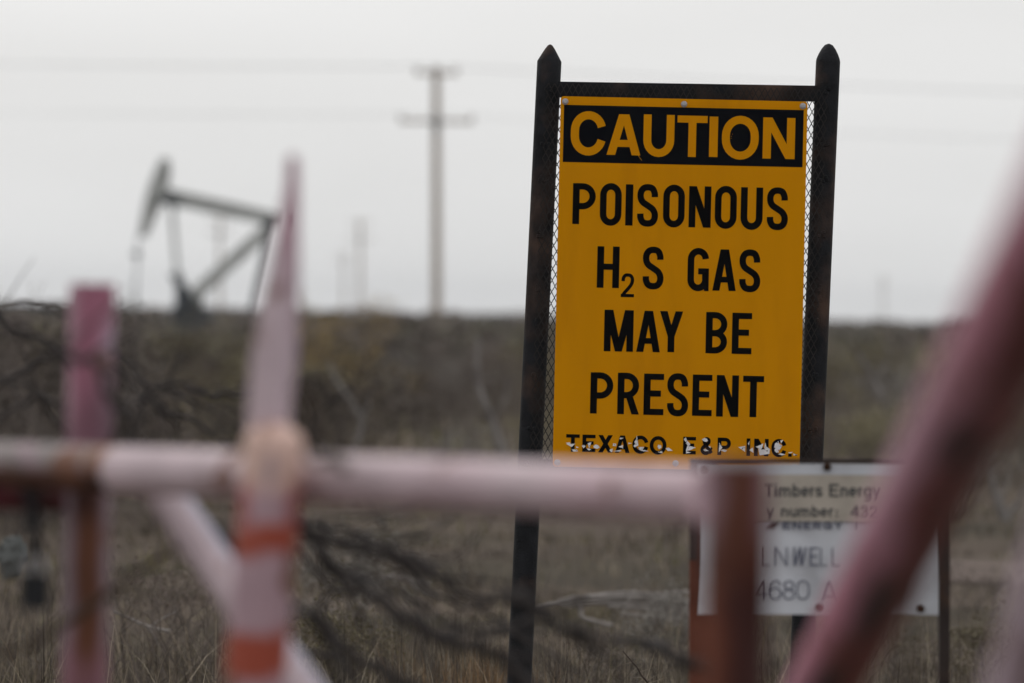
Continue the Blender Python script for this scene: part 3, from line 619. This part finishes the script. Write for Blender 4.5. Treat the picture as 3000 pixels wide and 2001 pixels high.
for o_ in (-.12, .12): m.tube([J(405, 690, o_), J(396, 900, o_)], .03, 6)
m.bar(J(388, 745), J(412, 745), .3, .2)
m.build('bridle_cable', M_jackd, pj)
m = MB(); wx = J(396, 900); m.tube([Vector((wx.x, DJ, 0)), Vector((wx.x, DJ, 1.7))], .12, 10); m.bar(Vector((wx.x - .4, DJ, 1.0)), Vector((wx.x + .4, DJ, 1.0)), .16, .16)
tag(m.build('wellhead', M_jack, None, smooth=True), 'wellhead pipe standing under the pumpjack cable', 'wellhead')
# low storage tanks / sheds line the horizon behind the pumpjack as a dark strip: left to the scrub

# ------------------------------------------------------------------ utility poles and wires
def pole(px, D, h, arms, label, lean=0, grp=None, r0=.20):
    b = P(px, 930, D); base = Vector((b.x, b.y, 0)); t = thing('utility_pole', base, label, 'utility pole', grp)
    top = base + Vector((lean * h, 0, h)); m = MB(); m.tube(lerp(base, top, 12), [r0 - .05 * i / 11 for i in range(12)], 12); m.build('shaft', M_wood, t, smooth=True); out = []
    for ah, hw, tilt in arms:
        c = base + Vector((lean * ah, -.2, ah)); m = MB(); m.bar(c - Vector((hw, 0, hw * tilt)), c + Vector((hw, 0, -hw * tilt * -1)), .12, .14); a = m.build('crossarm', M_wood, t)
        for f in ((-.95, .95) if hw > 1 else (-.9, 0, .9)):
            q = c + Vector((hw * f, 0, hw * tilt * f + .07)); m = MB(); m.tube([q, q + Vector((0, 0, .12)), q + Vector((0, 0, .2))], [.05, .075, .05], 8); m.build('insulator', M_insul, a); out.append(q + Vector((0, 0, .2)))
    m = MB(); c = base + Vector((lean * 9.2, -.3, arms[-1][0])); m.bar(c - Vector((0, 0, .3)), c + Vector((0, 0, .25)), .3, .3); m.build('bracket', M_insul, t)
    return out
up_lean = math.tan(R(-1.25))
ins = pole(1281, 224, 11.0, [(10.75, .85, 0), (8.85, 1.45, .01)], 'tall grey wooden utility pole with two crossarms, left of the yellow sign', up_lean)
pole(1056, 590, 11.0, [(10.7, 1.1, 0), (9.0, 1.3, 0)], 'faint distant utility pole right of the spike, the taller of two side by side', up_lean, 'distant utility poles')
pole(1008, 900, 11.0, [(10.7, 1.1, 0), (9.4, 1.2, 0)], 'faint distant utility pole right of the spike, the shorter of two side by side', up_lean, 'distant utility poles')
pole(645, 590, 11.0, [(10.7, 1.2, 0), (9.2, 1.2, 0)], 'faint distant utility pole seen through the pumpjack frame', up_lean, 'distant utility poles')
pole(2588, 1150, 11.0, [(10.7, 1.2, 0), (9.2, 1.3, 0)], 'faint distant utility pole on the skyline right of the yellow sign', up_lean, 'distant utility poles')
for i, q in enumerate(ins):
    pts = []
    for k in range(41):
        x = -60 + 120 * k / 40; s_ = 1 - abs(x) / 60; pts.append(Vector((q.x + x, q.y + x * .12, q.z - .45 * 4 * s_ * (1 - s_))))
    m = MB(); m.tube(pts, .0045, 6)
    tag(m.build('power_line', M_wirel), 'thin power line strung from the ' + ('short upper' if i < 3 else 'long lower') + ' crossarm of the near utility pole', 'power line', 'power lines on the near pole')

# ------------------------------------------------------------------ vegetation
def np_mesh(name, V, F, C, mt, parent=None):
    me = bpy.data.meshes.new(name); nv, nf = len(V), len(F); k = F.shape[1]
    me.vertices.add(nv); me.vertices.foreach_set('co', V.astype(np.float32).ravel())
    me.loops.add(nf * k); me.polygons.add(nf)
    me.polygons.foreach_set('loop_start', np.arange(0, nf * k, k, dtype=np.int32))
    me.loops.foreach_set('vertex_index', F.astype(np.int32).ravel())
    ca = me.color_attributes.new('Col', 'FLOAT_COLOR', 'POINT')
    ca.data.foreach_set('color', np.concatenate([C, np.ones((nv, 1))], 1).astype(np.float32).ravel())
    me.update(calc_edges=True); me.materials.append(mt)
    o = bpy.data.objects.new(name, me); sc.collection.objects.link(o); o.parent = parent; return o

def blades(cx, cy, h, wd, lean, pal, zfun=gz, jit=.06):
    """ribbon blades, one per entry of the arrays"""
    n = len(cx); az = nrg.uniform(0, 2 * np.pi, n); fa = az + np.pi / 2 + nrg.uniform(-.6, .6, n)
    z0 = np.array([zfun(a, b) for a, b in zip(cx, cy)]) - .01
    seg = [0, .4, .75, 1]; wk = [1, .8, .5, .08]; V = []
    for s_, k_ in zip(seg, wk):
        bx = cx + np.cos(az) * lean * h * s_ ** 2; by = cy + np.sin(az) * lean * h * s_ ** 2; bz = z0 + h * s_ * (1 - .35 * np.minimum(lean, 1) * s_)
        for sg in (-1, 1): V.append(np.stack([bx + sg * np.cos(fa) * wd * k_ / 2, by + sg * np.sin(fa) * wd * k_ / 2, bz], 1))
    V = np.stack(V, 1).reshape(-1, 3); b = np.arange(n)[:, None, None] * 8
    F = (b + np.array([[0, 1, 3, 2], [2, 3, 5, 4], [4, 5, 7, 6]])[None]).reshape(-1, 4)
    C = np.repeat(pal[nrg.integers(0, len(pal), n)] * nrg.uniform(.6, 1.35, (n, 1)), 8, 0)
    return V, F, C
def merge(parts):
    V = []; F = []; C = []; n = 0
    for v, f, c in parts: V.append(v); F.append(f + n); C.append(c); n += len(v)
    return np.concatenate(V), np.concatenate(F), np.concatenate(C)
DRY = np.array([(.155, .122, .090), (.105, .085, .067), (.20, .165, .125), (.065, .052, .043), (.125, .102, .079), (.095, .084, .052), (.27, .23, .175)])
GRN = np.array([(.085, .090, .040), (.11, .105, .05), (.07, .08, .042)])
AMB = np.array([(.25, .155, .080), (.21, .135, .078), (.28, .18, .10), (.17, .115, .07)])
def low_zone(x, y): return x > .9 and 17.5 < y < 30
def field(y0, y1, ntuft, per, hlo, hhi, wlo, whi, spread, lm=.45, ls=.35, slope=.15, far=1.0):
    ty = np.sqrt(nrg.uniform(y0 ** 2, y1 ** 2, ntuft)); tx = nrg.uniform(-1, 1, ntuft) * (slope * ty + .4)
    pch = np.sin(tx * 2.3 + 1.3 * np.sin(ty * .8)) * np.sin(ty * .9 + 1.1 * np.sin(tx * 1.7)) + .5 * np.sin(tx * 5.1 + ty * 2.3)
    keep = np.array([(not on_track(a, b) or nrg.random() < .16) and nrg.random() < .45 + .55 * (p > -.45) for a, b, p in zip(tx, ty, pch)]); tx, ty, pch = tx[keep], ty[keep], pch[keep]
    th = nrg.uniform(hlo, hhi, len(tx)) * (.8 + .22 * pch) * np.where([low_zone(a, b) for a, b in zip(tx, ty)], .35, 1)
    n = len(tx) * per; cx = np.repeat(tx, per) + nrg.normal(0, spread, n); cy = np.repeat(ty, per) + nrg.normal(0, spread, n)
    h = np.repeat(th, per) * nrg.uniform(.35, 1.15, n)
    v, f, c = blades(cx, cy, h, nrg.uniform(wlo, whi, n), np.abs(nrg.normal(lm, ls, n)), DRY)
    c = c * np.repeat(np.repeat(nrg.uniform(.38, 1.35, len(tx)), per), 8)[:, None]
    tint = np.repeat(np.repeat(np.where(nrg.random(len(tx)) < .24, 1, 0), per), 8)[:, None]
    return v, f, (c * (1 - tint) + tint * c * np.array([[.92, 1.02, .60]])) * far
def stalks(y0, y1, n, hlo, hhi):
    ty = np.sqrt(nrg.uniform(y0 ** 2, y1 ** 2, n)); tx = nrg.uniform(-1, 1, n) * (.125 * ty + .4)
    return blades(tx, ty, nrg.uniform(hlo, hhi, n), nrg.uniform(.0022, .0042, n), np.abs(nrg.normal(.35, .3, n)), np.array([(.30, .25, .19), (.26, .21, .155), (.34, .29, .22), (.05, .04, .034)]))
V, F, C = merge([stalks(13.8, 18, 2600, .18, .42), stalks(18, 26, 1500, .1, .22), field(8, 13.5, 700, 12, .05, .15, .0016, .003, .05), field(13.5, 19, 3600, 15, .08, .24, .0014, .0034, .045, .75, .5), field(13.8, 18.5, 1100, 12, .18, .38, .0014, .0028, .03, .3, .25),
                 field(19, 26, 3600, 13, .04, .15, .002, .0042, .06, .7, .5), field(26, 45, 2600, 11, .05, .18, .005, .010, .12, .6, .4, .15, 1.25), field(45, 95, 2400, 9, .15, .45, .012, .026, .25, far=1.5)])
o = np_mesh('dry_grass', V, F, C, M_grass); o['kind'] = 'stuff'; o['label'] = 'dry brown and olive grass and weeds over the ground'

def tuft(px, py, D, n, h, sp, pal, label, name='grass_clump', cat='grass clump', lean=.25):
    b = P(px, py, D); b.z = gz(b.x, b.y); cx = b.x + nrg.normal(0, sp, n); cy = b.y + nrg.normal(0, sp, n)
    v, f, c = blades(cx, cy, nrg.uniform(.55, 1.1, n) * h, nrg.uniform(.0018, .0036, n), np.abs(nrg.normal(lean, .2, n)), pal)
    o = np_mesh(name, v - np.array([[b.x, b.y, b.z]]), f, c, M_grass); o.location = b; return tag(o, label, cat)
tuft(1395, 2001, 15.6, 560, .33, .10, AMB, 'amber dry grass clump just left of the left sign post')
tuft(1480, 2001, 15.2, 240, .27, .06, AMB, 'small amber grass clump touching the foot of the left sign post')
tuft(1330, 2001, 16.2, 320, .40, .12, DRY[[1, 4, 6]], 'pale straw grass clump left of the amber clump')
tuft(1720, 2001, 15.8, 420, .40, .14, DRY[[1, 4, 6]], 'pale straw grass clump right of the left sign post')

# shrubs
def twig_tree(r, height, spread, stems, levels=3, r0=.012):
    m = MB(); tips = []
    def grow(p, d, L, rad, lv):
        q = [p]; dd = d.copy()
        for k in range(3):
            dd = (dd + Vector((r.gauss(0, .22), r.gauss(0, .22), r.gauss(.03, .16)))).normalized(); q.append(q[-1] + dd * L / 3)
        m.tube(q, [rad, rad * .85, rad * .7, rad * .5], 4 if lv < 2 else 3, cap=False)
        if lv < levels:
            for k in range(r.choice((2, 3, 3))):
                f = r.uniform(.45, 1); pt_ = q[1 + min(2, int(f * 2.99))] if f < 1 else q[-1]
                nd = (dd + Vector((r.gauss(0, .6), r.gauss(0, .6), r.gauss(.1, .4)))).normalized(); grow(pt_, nd, L * r.uniform(.5, .75), rad * .55, lv + 1)
        tips.append((q[-1], q[-2], lv))
    for k in range(stems):
        a = 6.283 * k / stems + r.gauss(0, .4); tl = r.uniform(.2, 1) * spread
        grow(Vector((math.cos(a) * .05, math.sin(a) * .05, -.03)), Vector((math.cos(a) * tl, math.sin(a) * tl, 1)).normalized(), height * r.uniform(.42, .6), r0 * r.uniform(.7, 1.1), 0)
    return m, tips
def leaf_mesh(r, tips, per, size, pal, rad):
    n = len(tips) * per; V = np.zeros((n * 4, 3)); C = np.zeros((n * 4, 3)); i = 0
    for tp, bt, lv in tips:
        tint = .65 + .7 * r.random()
        for k in range(per):
            c = tp.lerp(bt, r.random()) + Vector((r.gauss(0, rad), r.gauss(0, rad), r.gauss(0, rad)))
            a = Vector((r.gauss(0, 1), r.gauss(0, 1), r.gauss(0, 1))).normalized(); b = a.orthogonal().normalized(); s_ = size * r.uniform(.5, 1.3)
            q = [c - a * s_ - b * s_ * .1, c - b * s_ * .35, c + a * s_, c + b * s_ * .35]
            col = np.array(pal[r.randrange(len(pal))]) * tint
            for t in range(4): V[i * 4 + t] = q[t]; C[i * 4 + t] = col
            i += 1
    return V, np.arange(n * 4).reshape(-1, 4), C
OLIVE = [(.19, .168, .095), (.23, .20, .12), (.165, .15, .095), (.26, .225, .15)]
BROWN = [(.165, .130, .112), (.195, .160, .138), (.135, .105, .095)]
GOLD = [(.28, .19, .075), (.24, .17, .07), (.20, .15, .07)]
GREY = [(.24, .225, .205), (.20, .19, .17), (.28, .26, .24)]
protos = {}
def make_shrub(kind, seed, height, spread, stems, per, size, pal, rad, name):
    r = random.Random(seed); t = bpy.data.objects.new(name, None); sc.collection.objects.link(t); t.empty_display_size = .1
    m, tips = twig_tree(r, height, spread, stems); o = m.build('branches', M_twig, t)
    if per:
        v, f, c = leaf_mesh(r, tips, per, size, pal, rad); np_mesh('foliage', v, f, c, M_leaf, t)
    protos.setdefault(kind, []).append([t, False]); return t
for i in range(3): make_shrub('olive', 11 + i, 1.15, .8, 8, 7, .030, OLIVE, .06, 'olive_shrub')
for i in range(2): make_shrub('dark', 131 + i, 1.05, .9, 10, 6, .026, [(.045, .034, .029), (.06, .046, .038), (.04, .034, .028)], .06, 'dark_shrub')
for i in range(3): make_shrub('brown', 31 + i, 1.0, 1.0, 10, 4, .022, BROWN, .06, 'brown_shrub')
for i in range(2): make_shrub('bare', 51 + i, 1.1, 1.0, 11, 0, 0, BROWN, .05, 'bare_shrub')
for i in range(1): make_shrub('gold', 71 + i, 1.2, .8, 8, 9, .028, GOLD, .06, 'yellowing_shrub')
for i in range(1): make_shrub('sage', 81 + i, .8, 1.1, 12, 7, .018, GREY, .04, 'grey_shrub')
INFO = {'dark': ('dark brown dense shrub in the blurred scrubland', 'dark shrubs in the scrubland'), 'olive': ('olive green leafy shrub in the blurred scrubland', 'olive shrubs in the scrubland'), 'brown': ('brown dry leafed shrub in the blurred scrubland', 'brown shrubs in the scrubland'),
        'bare': ('bare grey twiggy shrub in the blurred scrubland', 'bare shrubs in the scrubland'), 'gold': ('yellowing shrub', None), 'sage': ('pale grey green low shrub in the blurred scrubland', 'grey shrubs in the scrubland')}
def put(kind, x, y, s, rot, label=None, zs=1):
    lst = protos[kind]; e = lst[rng.randrange(len(lst))]; src, used = e
    if used:
        t = src.copy(); sc.collection.objects.link(t)
        for c in src.children:
            d_ = c.copy(); sc.collection.objects.link(d_); d_.parent = t
        for kx in list(t.keys()): del t[kx]
    else: t = src; e[1] = True
    t.location = (x, y, gz(x, y) if y < 46 else 0); t.rotation_euler = (0, 0, rot); t.scale = (s, s, s * zs)
    if label: tag(t, label, 'shrub')
    else: tag(t, INFO[kind][0], 'shrub', INFO[kind][1])
    return t
def putpx(kind, px, py, D, s, label, zs=1):
    b = P(px, py, D); return put(kind, b.x, b.y, s, rng.uniform(0, 6.28), label, zs)
# named ones first
def skyline(kind, px, D, sc_, ytop, label, q=.97):
    t = putpx(kind, px, 930, D, sc_, label); zz = []
    for c in t.children:
        a = np.zeros(len(c.data.vertices) * 3, dtype=np.float32); c.data.vertices.foreach_get('co', a); zz.append(a[2::3])
    t.scale.z = P(px, ytop, D).z / float(np.quantile(np.concatenate(zz), q))
skyline('bare', 20, 29, 1.15, 822, 'bare tangled shrub rising highest above the skyline at the left edge', .998)
skyline('bare', 120, 31, 1.1, 850, 'bare tangled shrub second from the left edge on the skyline', .998)
skyline('dark', 70, 32, 1.2, 868, 'dark leafy shrub rising above the skyline between two bare ones at the left edge', .998)
skyline('bare', -70, 30, 1.2, 826, 'bare tangled shrub cut off by the left edge', .998)
skyline('dark', -10, 33, 1.3, 856, 'large dark leafy shrub on the skyline at the very left edge', .998)
skyline('brown', 165, 34, 1.3, 876, 'brown shrub on the skyline just left of the magenta post', .998)
putpx('dark', -20, 930, 34, 1.2, 'dark brown shrub filling the left edge below the skyline', .95)
putpx('dark', 130, 930, 33, 1.1, 'dark brown shrub just left of the magenta post', .9)
putpx('bare', 190, 930, 36, 1.1, 'bare twiggy shrub on the skyline left of the magenta post', .62)
putpx('gold', 975, 960, 62, 1.0, 'golden yellow shrub on the skyline right of the pink spike')
putpx('olive', 985, 1900, 17.2, .30, 'low olive green weed bush right of the brace, at the bottom')
putpx('olive', 1075, 1990, 16.6, .24, 'small olive weed bush right of the brace, at the bottom edge')
putpx('olive', 2880, 1880, 19.0, .34, 'yellow green weed bush right of the white sign', .6)
putpx('olive', 2810, 1950, 18.0, .24, 'small yellow green weed beside the right leg of the white sign', .8)
putpx('dark', 2850, 1760, 24.3, .26, 'dark low bush at the near edge of the dirt track', .7)
putpx('sage', 1960, 1800, 19.5, .34, 'grey green low bush beside the fallen dead log')
putpx('bare', 430, 1900, 17.0, .42, 'tangle of bare grey twigs between the left post and the brace')
putpx('bare', 610, 1950, 16.2, .36, 'low tangle of bare twigs left of the banded post')
putpx('bare', 80, 1900, 18.5, .36, 'bare low twig tangle in the bottom left corner')
putpx('brown', 560, 1800, 18.5, .42, 'brown dry low shrub behind the brace')
putpx('sage', 1000, 1760, 21, .5, 'dusky grey low shrub behind the slack cables')
putpx('brown', 1250, 1780, 20.5, .36, 'brown low shrub left of the sign post among grass')
putpx('brown', 1660, 1960, 16.6, .30, 'brown twiggy weed right of the left sign post')
putpx('sage', 1800, 2001, 16.2, .34, 'grey low weed bush beside the thorny twig')
putpx('bare', 2560, 1950, 18, .34, 'low straw grey twig bush under the white sign')
putpx('olive', 2480, 1330, 55, .9, 'green shrub right of the yellow sign above the white sign')
putpx('olive', 2960, 1400, 44, .8, 'dark green shrub at the right edge beyond the dirt track')
for i_, (px, py, D, sc_, kd) in enumerate(((220, 1990, 16.2, .26, 'bare'), (360, 2001, 15.6, .22, 'bare'), (520, 1990, 15.4, .24, 'bare'), (1160, 1900, 17.4, .26, 'bare'), (1240, 2001, 15.4, .22, 'bare'), (1560, 1990, 15.6, .22, 'bare'), (1700, 1900, 17.6, .24, 'bare'), (1850, 1990, 15.8, .24, 'bare'), (2620, 2001, 16.4, .24, 'bare'), (2700, 1930, 18, .28, 'bare'), (60, 2001, 15.6, .24, 'bare'), (950, 1990, 15.8, .22, 'bare'))):
    b_ = P(px, py, D); t = put(kd, b_.x, b_.y, sc_, rng.uniform(0, 6.28)); tag(t, 'small bare twiggy weed among the dry grass', 'shrub', 'bare weeds in the grass')
cnt = 0
while cnt < 190:
    y = math.sqrt(rng.uniform(30 ** 2, 105 ** 2)); x = rng.uniform(-1, 1) * (.115 * y + .5)
    if on_track(x, y): continue
    kd = rng.choices(['olive', 'brown', 'bare', 'sage', 'dark'], [.24, .26, .18, .18, .12 if x > -.8 else .5])[0]
    smin = .4 if y < 42 else .65
    put(kd, x, y, rng.uniform(smin, smin + .35), rng.uniform(0, 6.28), None, rng.uniform(.75, 1.0)); cnt += 1
for lst in protos.values():
    for t, used in lst:
        if not used:
            for c in list(t.children): bpy.data.objects.remove(c)
            bpy.data.objects.remove(t)
# scrub too far to count: one mass out to the skyline
r = random.Random(99); parts = []; tm = []
for k in range(5):
    n = 150; a = nrg.normal(0, 1, (n, 3)); a /= np.linalg.norm(a, axis=1)[:, None]; rad_ = nrg.uniform(.35, 1, (n, 1)) ** .5
    c = a * rad_ * np.array([[1.15, 1.15, .55]]) + np.array([[0, 0, .55]]); c[:, 2] = np.abs(c[:, 2])
    d1 = nrg.normal(0, 1, (n, 3)); d1 /= np.linalg.norm(d1, axis=1)[:, None]; d2 = np.cross(d1, nrg.normal(0, 1, (n, 3))); d2 /= np.linalg.norm(d2, axis=1)[:, None]
    s_ = nrg.uniform(.06, .17, (n, 1)); q = np.stack([c - d1 * s_, c - d2 * s_ * .5, c + d1 * s_, c + d2 * s_ * .5], 1); tm.append(q.reshape(-1, 3))
pal_all = np.array([(.150, .125, .110), (.135, .117, .102), (.165, .138, .120), (.142, .132, .098), (.125, .106, .100)])
for lo, hi, cnt_, slo, shi in ((100, 230, 620, .7, 1.2), (230, 600, 760, .75, 1.4), (600, 1600, 600, 1.0, 2.0)):
    for k in range(cnt_):
        y = r.uniform(lo, hi); x = r.uniform(-1, 1) * (.19 * y)
        if abs(y - DJ) < 9 and abs(x - pj.location.x) < 5: continue
        s_ = r.uniform(slo, shi) * (.55 if y < DJ and abs(x / y - pj.location.x / DJ) < .008 else 1); a = r.uniform(0, 6.28); t = tm[k % 5]; ca, sa = math.cos(a), math.sin(a)
        wds = 1 if lo < 600 else 2.2
        v = np.stack([(t[:, 0] * ca - t[:, 1] * sa) * s_ * wds + x, (t[:, 0] * sa + t[:, 1] * ca) * s_ + y, t[:, 2] * s_], 1)
        parts.append((v, np.arange(len(v)).reshape(-1, 4), np.repeat(pal_all[[r.randrange(5)]] * r.uniform(.8, 1.25), len(v), 0)))
V, F, C = merge(parts); o = np_mesh('distant_scrub', V, F, C, M_leaf); o['kind'] = 'stuff'; o['label'] = 'dark low scrub stretching to the horizon'

# dead wood
def dead(name, base, chains, label, cat, mt=M_dead, trunk='trunk', limb='limb'):
    t = thing(name, base, label, cat)
    for i, (pts, r0, r1) in enumerate(chains):
        q = spline(pts, 7); n = len(q); m = MB()
        m.tube(q, [(r0 + (r1 - r0) * k / (n - 1)) * (1 + .12 * math.sin(k * 1.9 + i)) for k in range(n)], 9); m.build(trunk if i == 0 else limb, mt, t, smooth=True)
    return t
def gp(px, D, z=0):
    b = P(px, 930, D); return Vector((b.x, b.y, z))
D_ = 42
dead('dead_sapling', gp(1035, D_), [([gp(1035, D_, -.03), P(1038, 1330, D_), P(1058, 1235, D_), P(1020, 1165, D_), P(980, 1105, D_), P(965, 1060, D_)], .030, .010), ([P(1058, 1235, D_), P(1085, 1170, D_), P(1090, 1110, D_)], .014, .005)], 'pale crooked dead sapling right of the pink spike, above the rail', 'dead tree', M_sapling)
D_ = 38
dead('dead_sapling', gp(1490, D_), [([gp(1500, D_, -.03), P(1480, 1350, D_), P(1450, 1260, D_), P(1432, 1205, D_), P(1405, 1140, D_), P(1398, 1060, D_), P(1402, 990, D_)], .032, .014), ([P(1440, 1225, D_), P(1480, 1170, D_), P(1490, 1110, D_)], .012, .005)], 'leaning dead sapling with dark foot and pale top beside the left sign post', 'dead tree', M_sapling)
D_ = 46
dead('dead_sapling', gp(2640, D_), [([gp(2650, D_, -.03), P(2610, 1230, D_), P(2562, 1120, D_), P(2528, 1060, D_), P(2495, 1000, D_)], .035, .014), ([P(2562, 1120, D_), P(2600, 1060, D_), P(2605, 1010, D_)], .014, .006)], 'pale leaning dead sapling right of the yellow sign', 'dead tree', M_sapling)
D_ = 34
dead('dead_sapling', gp(2960, D_), [([gp(2975, D_, -.03), P(2960, 1560, D_), P(2930, 1480, D_), P(2905, 1420, D_), P(2890, 1370, D_)], .040, .016), ([P(2945, 1520, D_), P(2985, 1470, D_), P(3010, 1420, D_)], .022, .010), ([P(2925, 1470, D_), P(2950, 1420, D_), P(2955, 1380, D_)], .014, .006)], 'grey forked dead stump at the right edge beyond the dirt track', 'dead tree', M_sapling)
D_ = 20.5
def gl(px, D, z=.06): b = P(px, 930, D); return Vector((b.x, b.y, gz(b.x, b.y) + z))
L_ = lambda px, py: P(px, py, D_)
dead('fallen_log', gl(1830, D_, 0), [([L_(1560, 1790), L_(1610, 1774), L_(1680, 1756), L_(1770, 1750), L_(1870, 1752), L_(1960, 1758), L_(2040, 1768), L_(2130, 1792)], .011, .017),
     ([L_(1690, 1758), L_(1700, 1785), L_(1706, 1810), L_(1740, 1820), L_(1795, 1834)], .011, .008), ([L_(1880, 1756), L_(1900, 1790), L_(1915, 1830)], .010, .006), ([L_(1950, 1752), L_(1962, 1790), L_(1985, 1835)], .011, .006),
     ([L_(1640, 1775), L_(1740, 1764), L_(1850, 1768), L_(1950, 1776), L_(2080, 1800)], .009, .012), ([L_(1780, 1775), L_(1870, 1782), L_(1960, 1792), L_(2090, 1815)], .010, .012), ([L_(1760, 1742), L_(1850, 1736), L_(1930, 1742), L_(2010, 1735), L_(2080, 1752)], .006, .008), ([L_(1820, 1798), L_(1900, 1806), L_(2000, 1812)], .008, .009)], 'grey fallen dead log of split weathered wood lying between the two signs', 'log')
D_ = 21.5
dead('fallen_branch', gl(1190, D_, 0), [([L_(1110, 1700), L_(1150, 1690), L_(1200, 1698), L_(1260, 1715)], .010, .018), ([L_(1200, 1700), L_(1230, 1730), L_(1280, 1745)], .012, .006)], 'short pale fallen branch left of the yellow sign post', 'branch')
D_ = 17
dead('fallen_branch', gl(480, D_, 0), [([L_(330, 1790), L_(380, 1812), L_(440, 1838), L_(500, 1850)], .0035, .006), ([L_(440, 1838), L_(470, 1815), L_(520, 1790)], .003, .002), ([L_(430, 1836), L_(452, 1862), L_(462, 1890)], .003, .002)], 'thin pale broken branch right of the left post at the bottom', 'branch')
# thorny twig
D_ = 14.3
th = thing('thorny_twig', gl(1930, D_, 0), 'dark curved twig with long pale thorns at the bottom, left of the rusty post', 'twig')
st_ = [(1825, 1908), (1840, 1925), (1852, 1940), (1868, 1958), (1880, 1980), (1895, 1998), (1910, 2040), (1925, 2120), (1935, 2300)]
q = spline([P(x, y, D_) for x, y in st_], 6); q[-1] = Vector((q[-1].x, q[-1].y, gz(q[-1].x, q[-1].y) - .01)); m = MB(); m.tube(q, [.0012 + .0022 * i / len(q) for i in range(len(q))], 7); m.build('stem', M_thorn, th, smooth=True)
for x, y, x2, y2 in ((1852, 1940, 1818, 1948), (1866, 1955, 1840, 1980), (1870, 1958, 1888, 1946), (1876, 1968, 1918, 1955), (1882, 1984, 1850, 1986), (1884, 1988, 1862, 2010), (1892, 1996, 1930, 1975), (1897, 2003, 1952, 1985)):
    m = MB(); m.tube([P(x, y, D_), P(x2, y2, D_ - .006)], [.0011, .0002], 6); m.build('thorn', M_thornp, th)
# pale rock
m = MB(); c = P(38, 1612, 22); c.z = max(c.z, .05); rr_ = random.Random(3)
for i in range(7):
    pass
pts = [c + Vector((0, 0, -.10 + .15 * i / 8)) for i in range(9)]
m.tube(pts, [.010 + .050 * math.sin(math.pi * (i + .4) / 9) ** .7 * (1 + .1 * math.sin(i * 2.3)) for i in range(9)], 12)
m.v = [v + Vector((rr_.gauss(0, .008), rr_.gauss(0, .008), rr_.gauss(0, .008))) for v in m.v]
tag(m.build('pale_rock', M_rock, smooth=True), 'pale grey rock behind the hanging chain at the left', 'rock')

# ------------------------------------------------------------------ thin haze over the plain
m = MB(); x0, y0, z0, x1, y1, z1 = -700, -12, -1.0, 700, 2300, 14
m.add([(x0, y0, z0), (x1, y0, z0), (x1, y1, z0), (x0, y1, z0), (x0, y0, z1), (x1, y0, z1), (x1, y1, z1), (x0, y1, z1)], [(3, 2, 1, 0), (4, 5, 6, 7), (0, 1, 5, 4), (1, 2, 6, 5), (2, 3, 7, 6), (3, 0, 4, 7)])
hm = bpy.data.materials.new('haze'); hm.use_nodes = True; hn = hm.node_tree; hn.nodes.remove(hn.nodes['Principled BSDF'])
pv = hn.nodes.new('ShaderNodeVolumePrincipled'); pv.inputs['Color'].default_value = (.86, .89, .95, 1); pv.inputs['Density'].default_value = .00021
hn.links.new(pv.outputs[0], hn.nodes['Material Output'].inputs['Volume'])
o = m.build('haze', hm, kind='stuff'); o['label'] = 'thin pale haze over the plain'
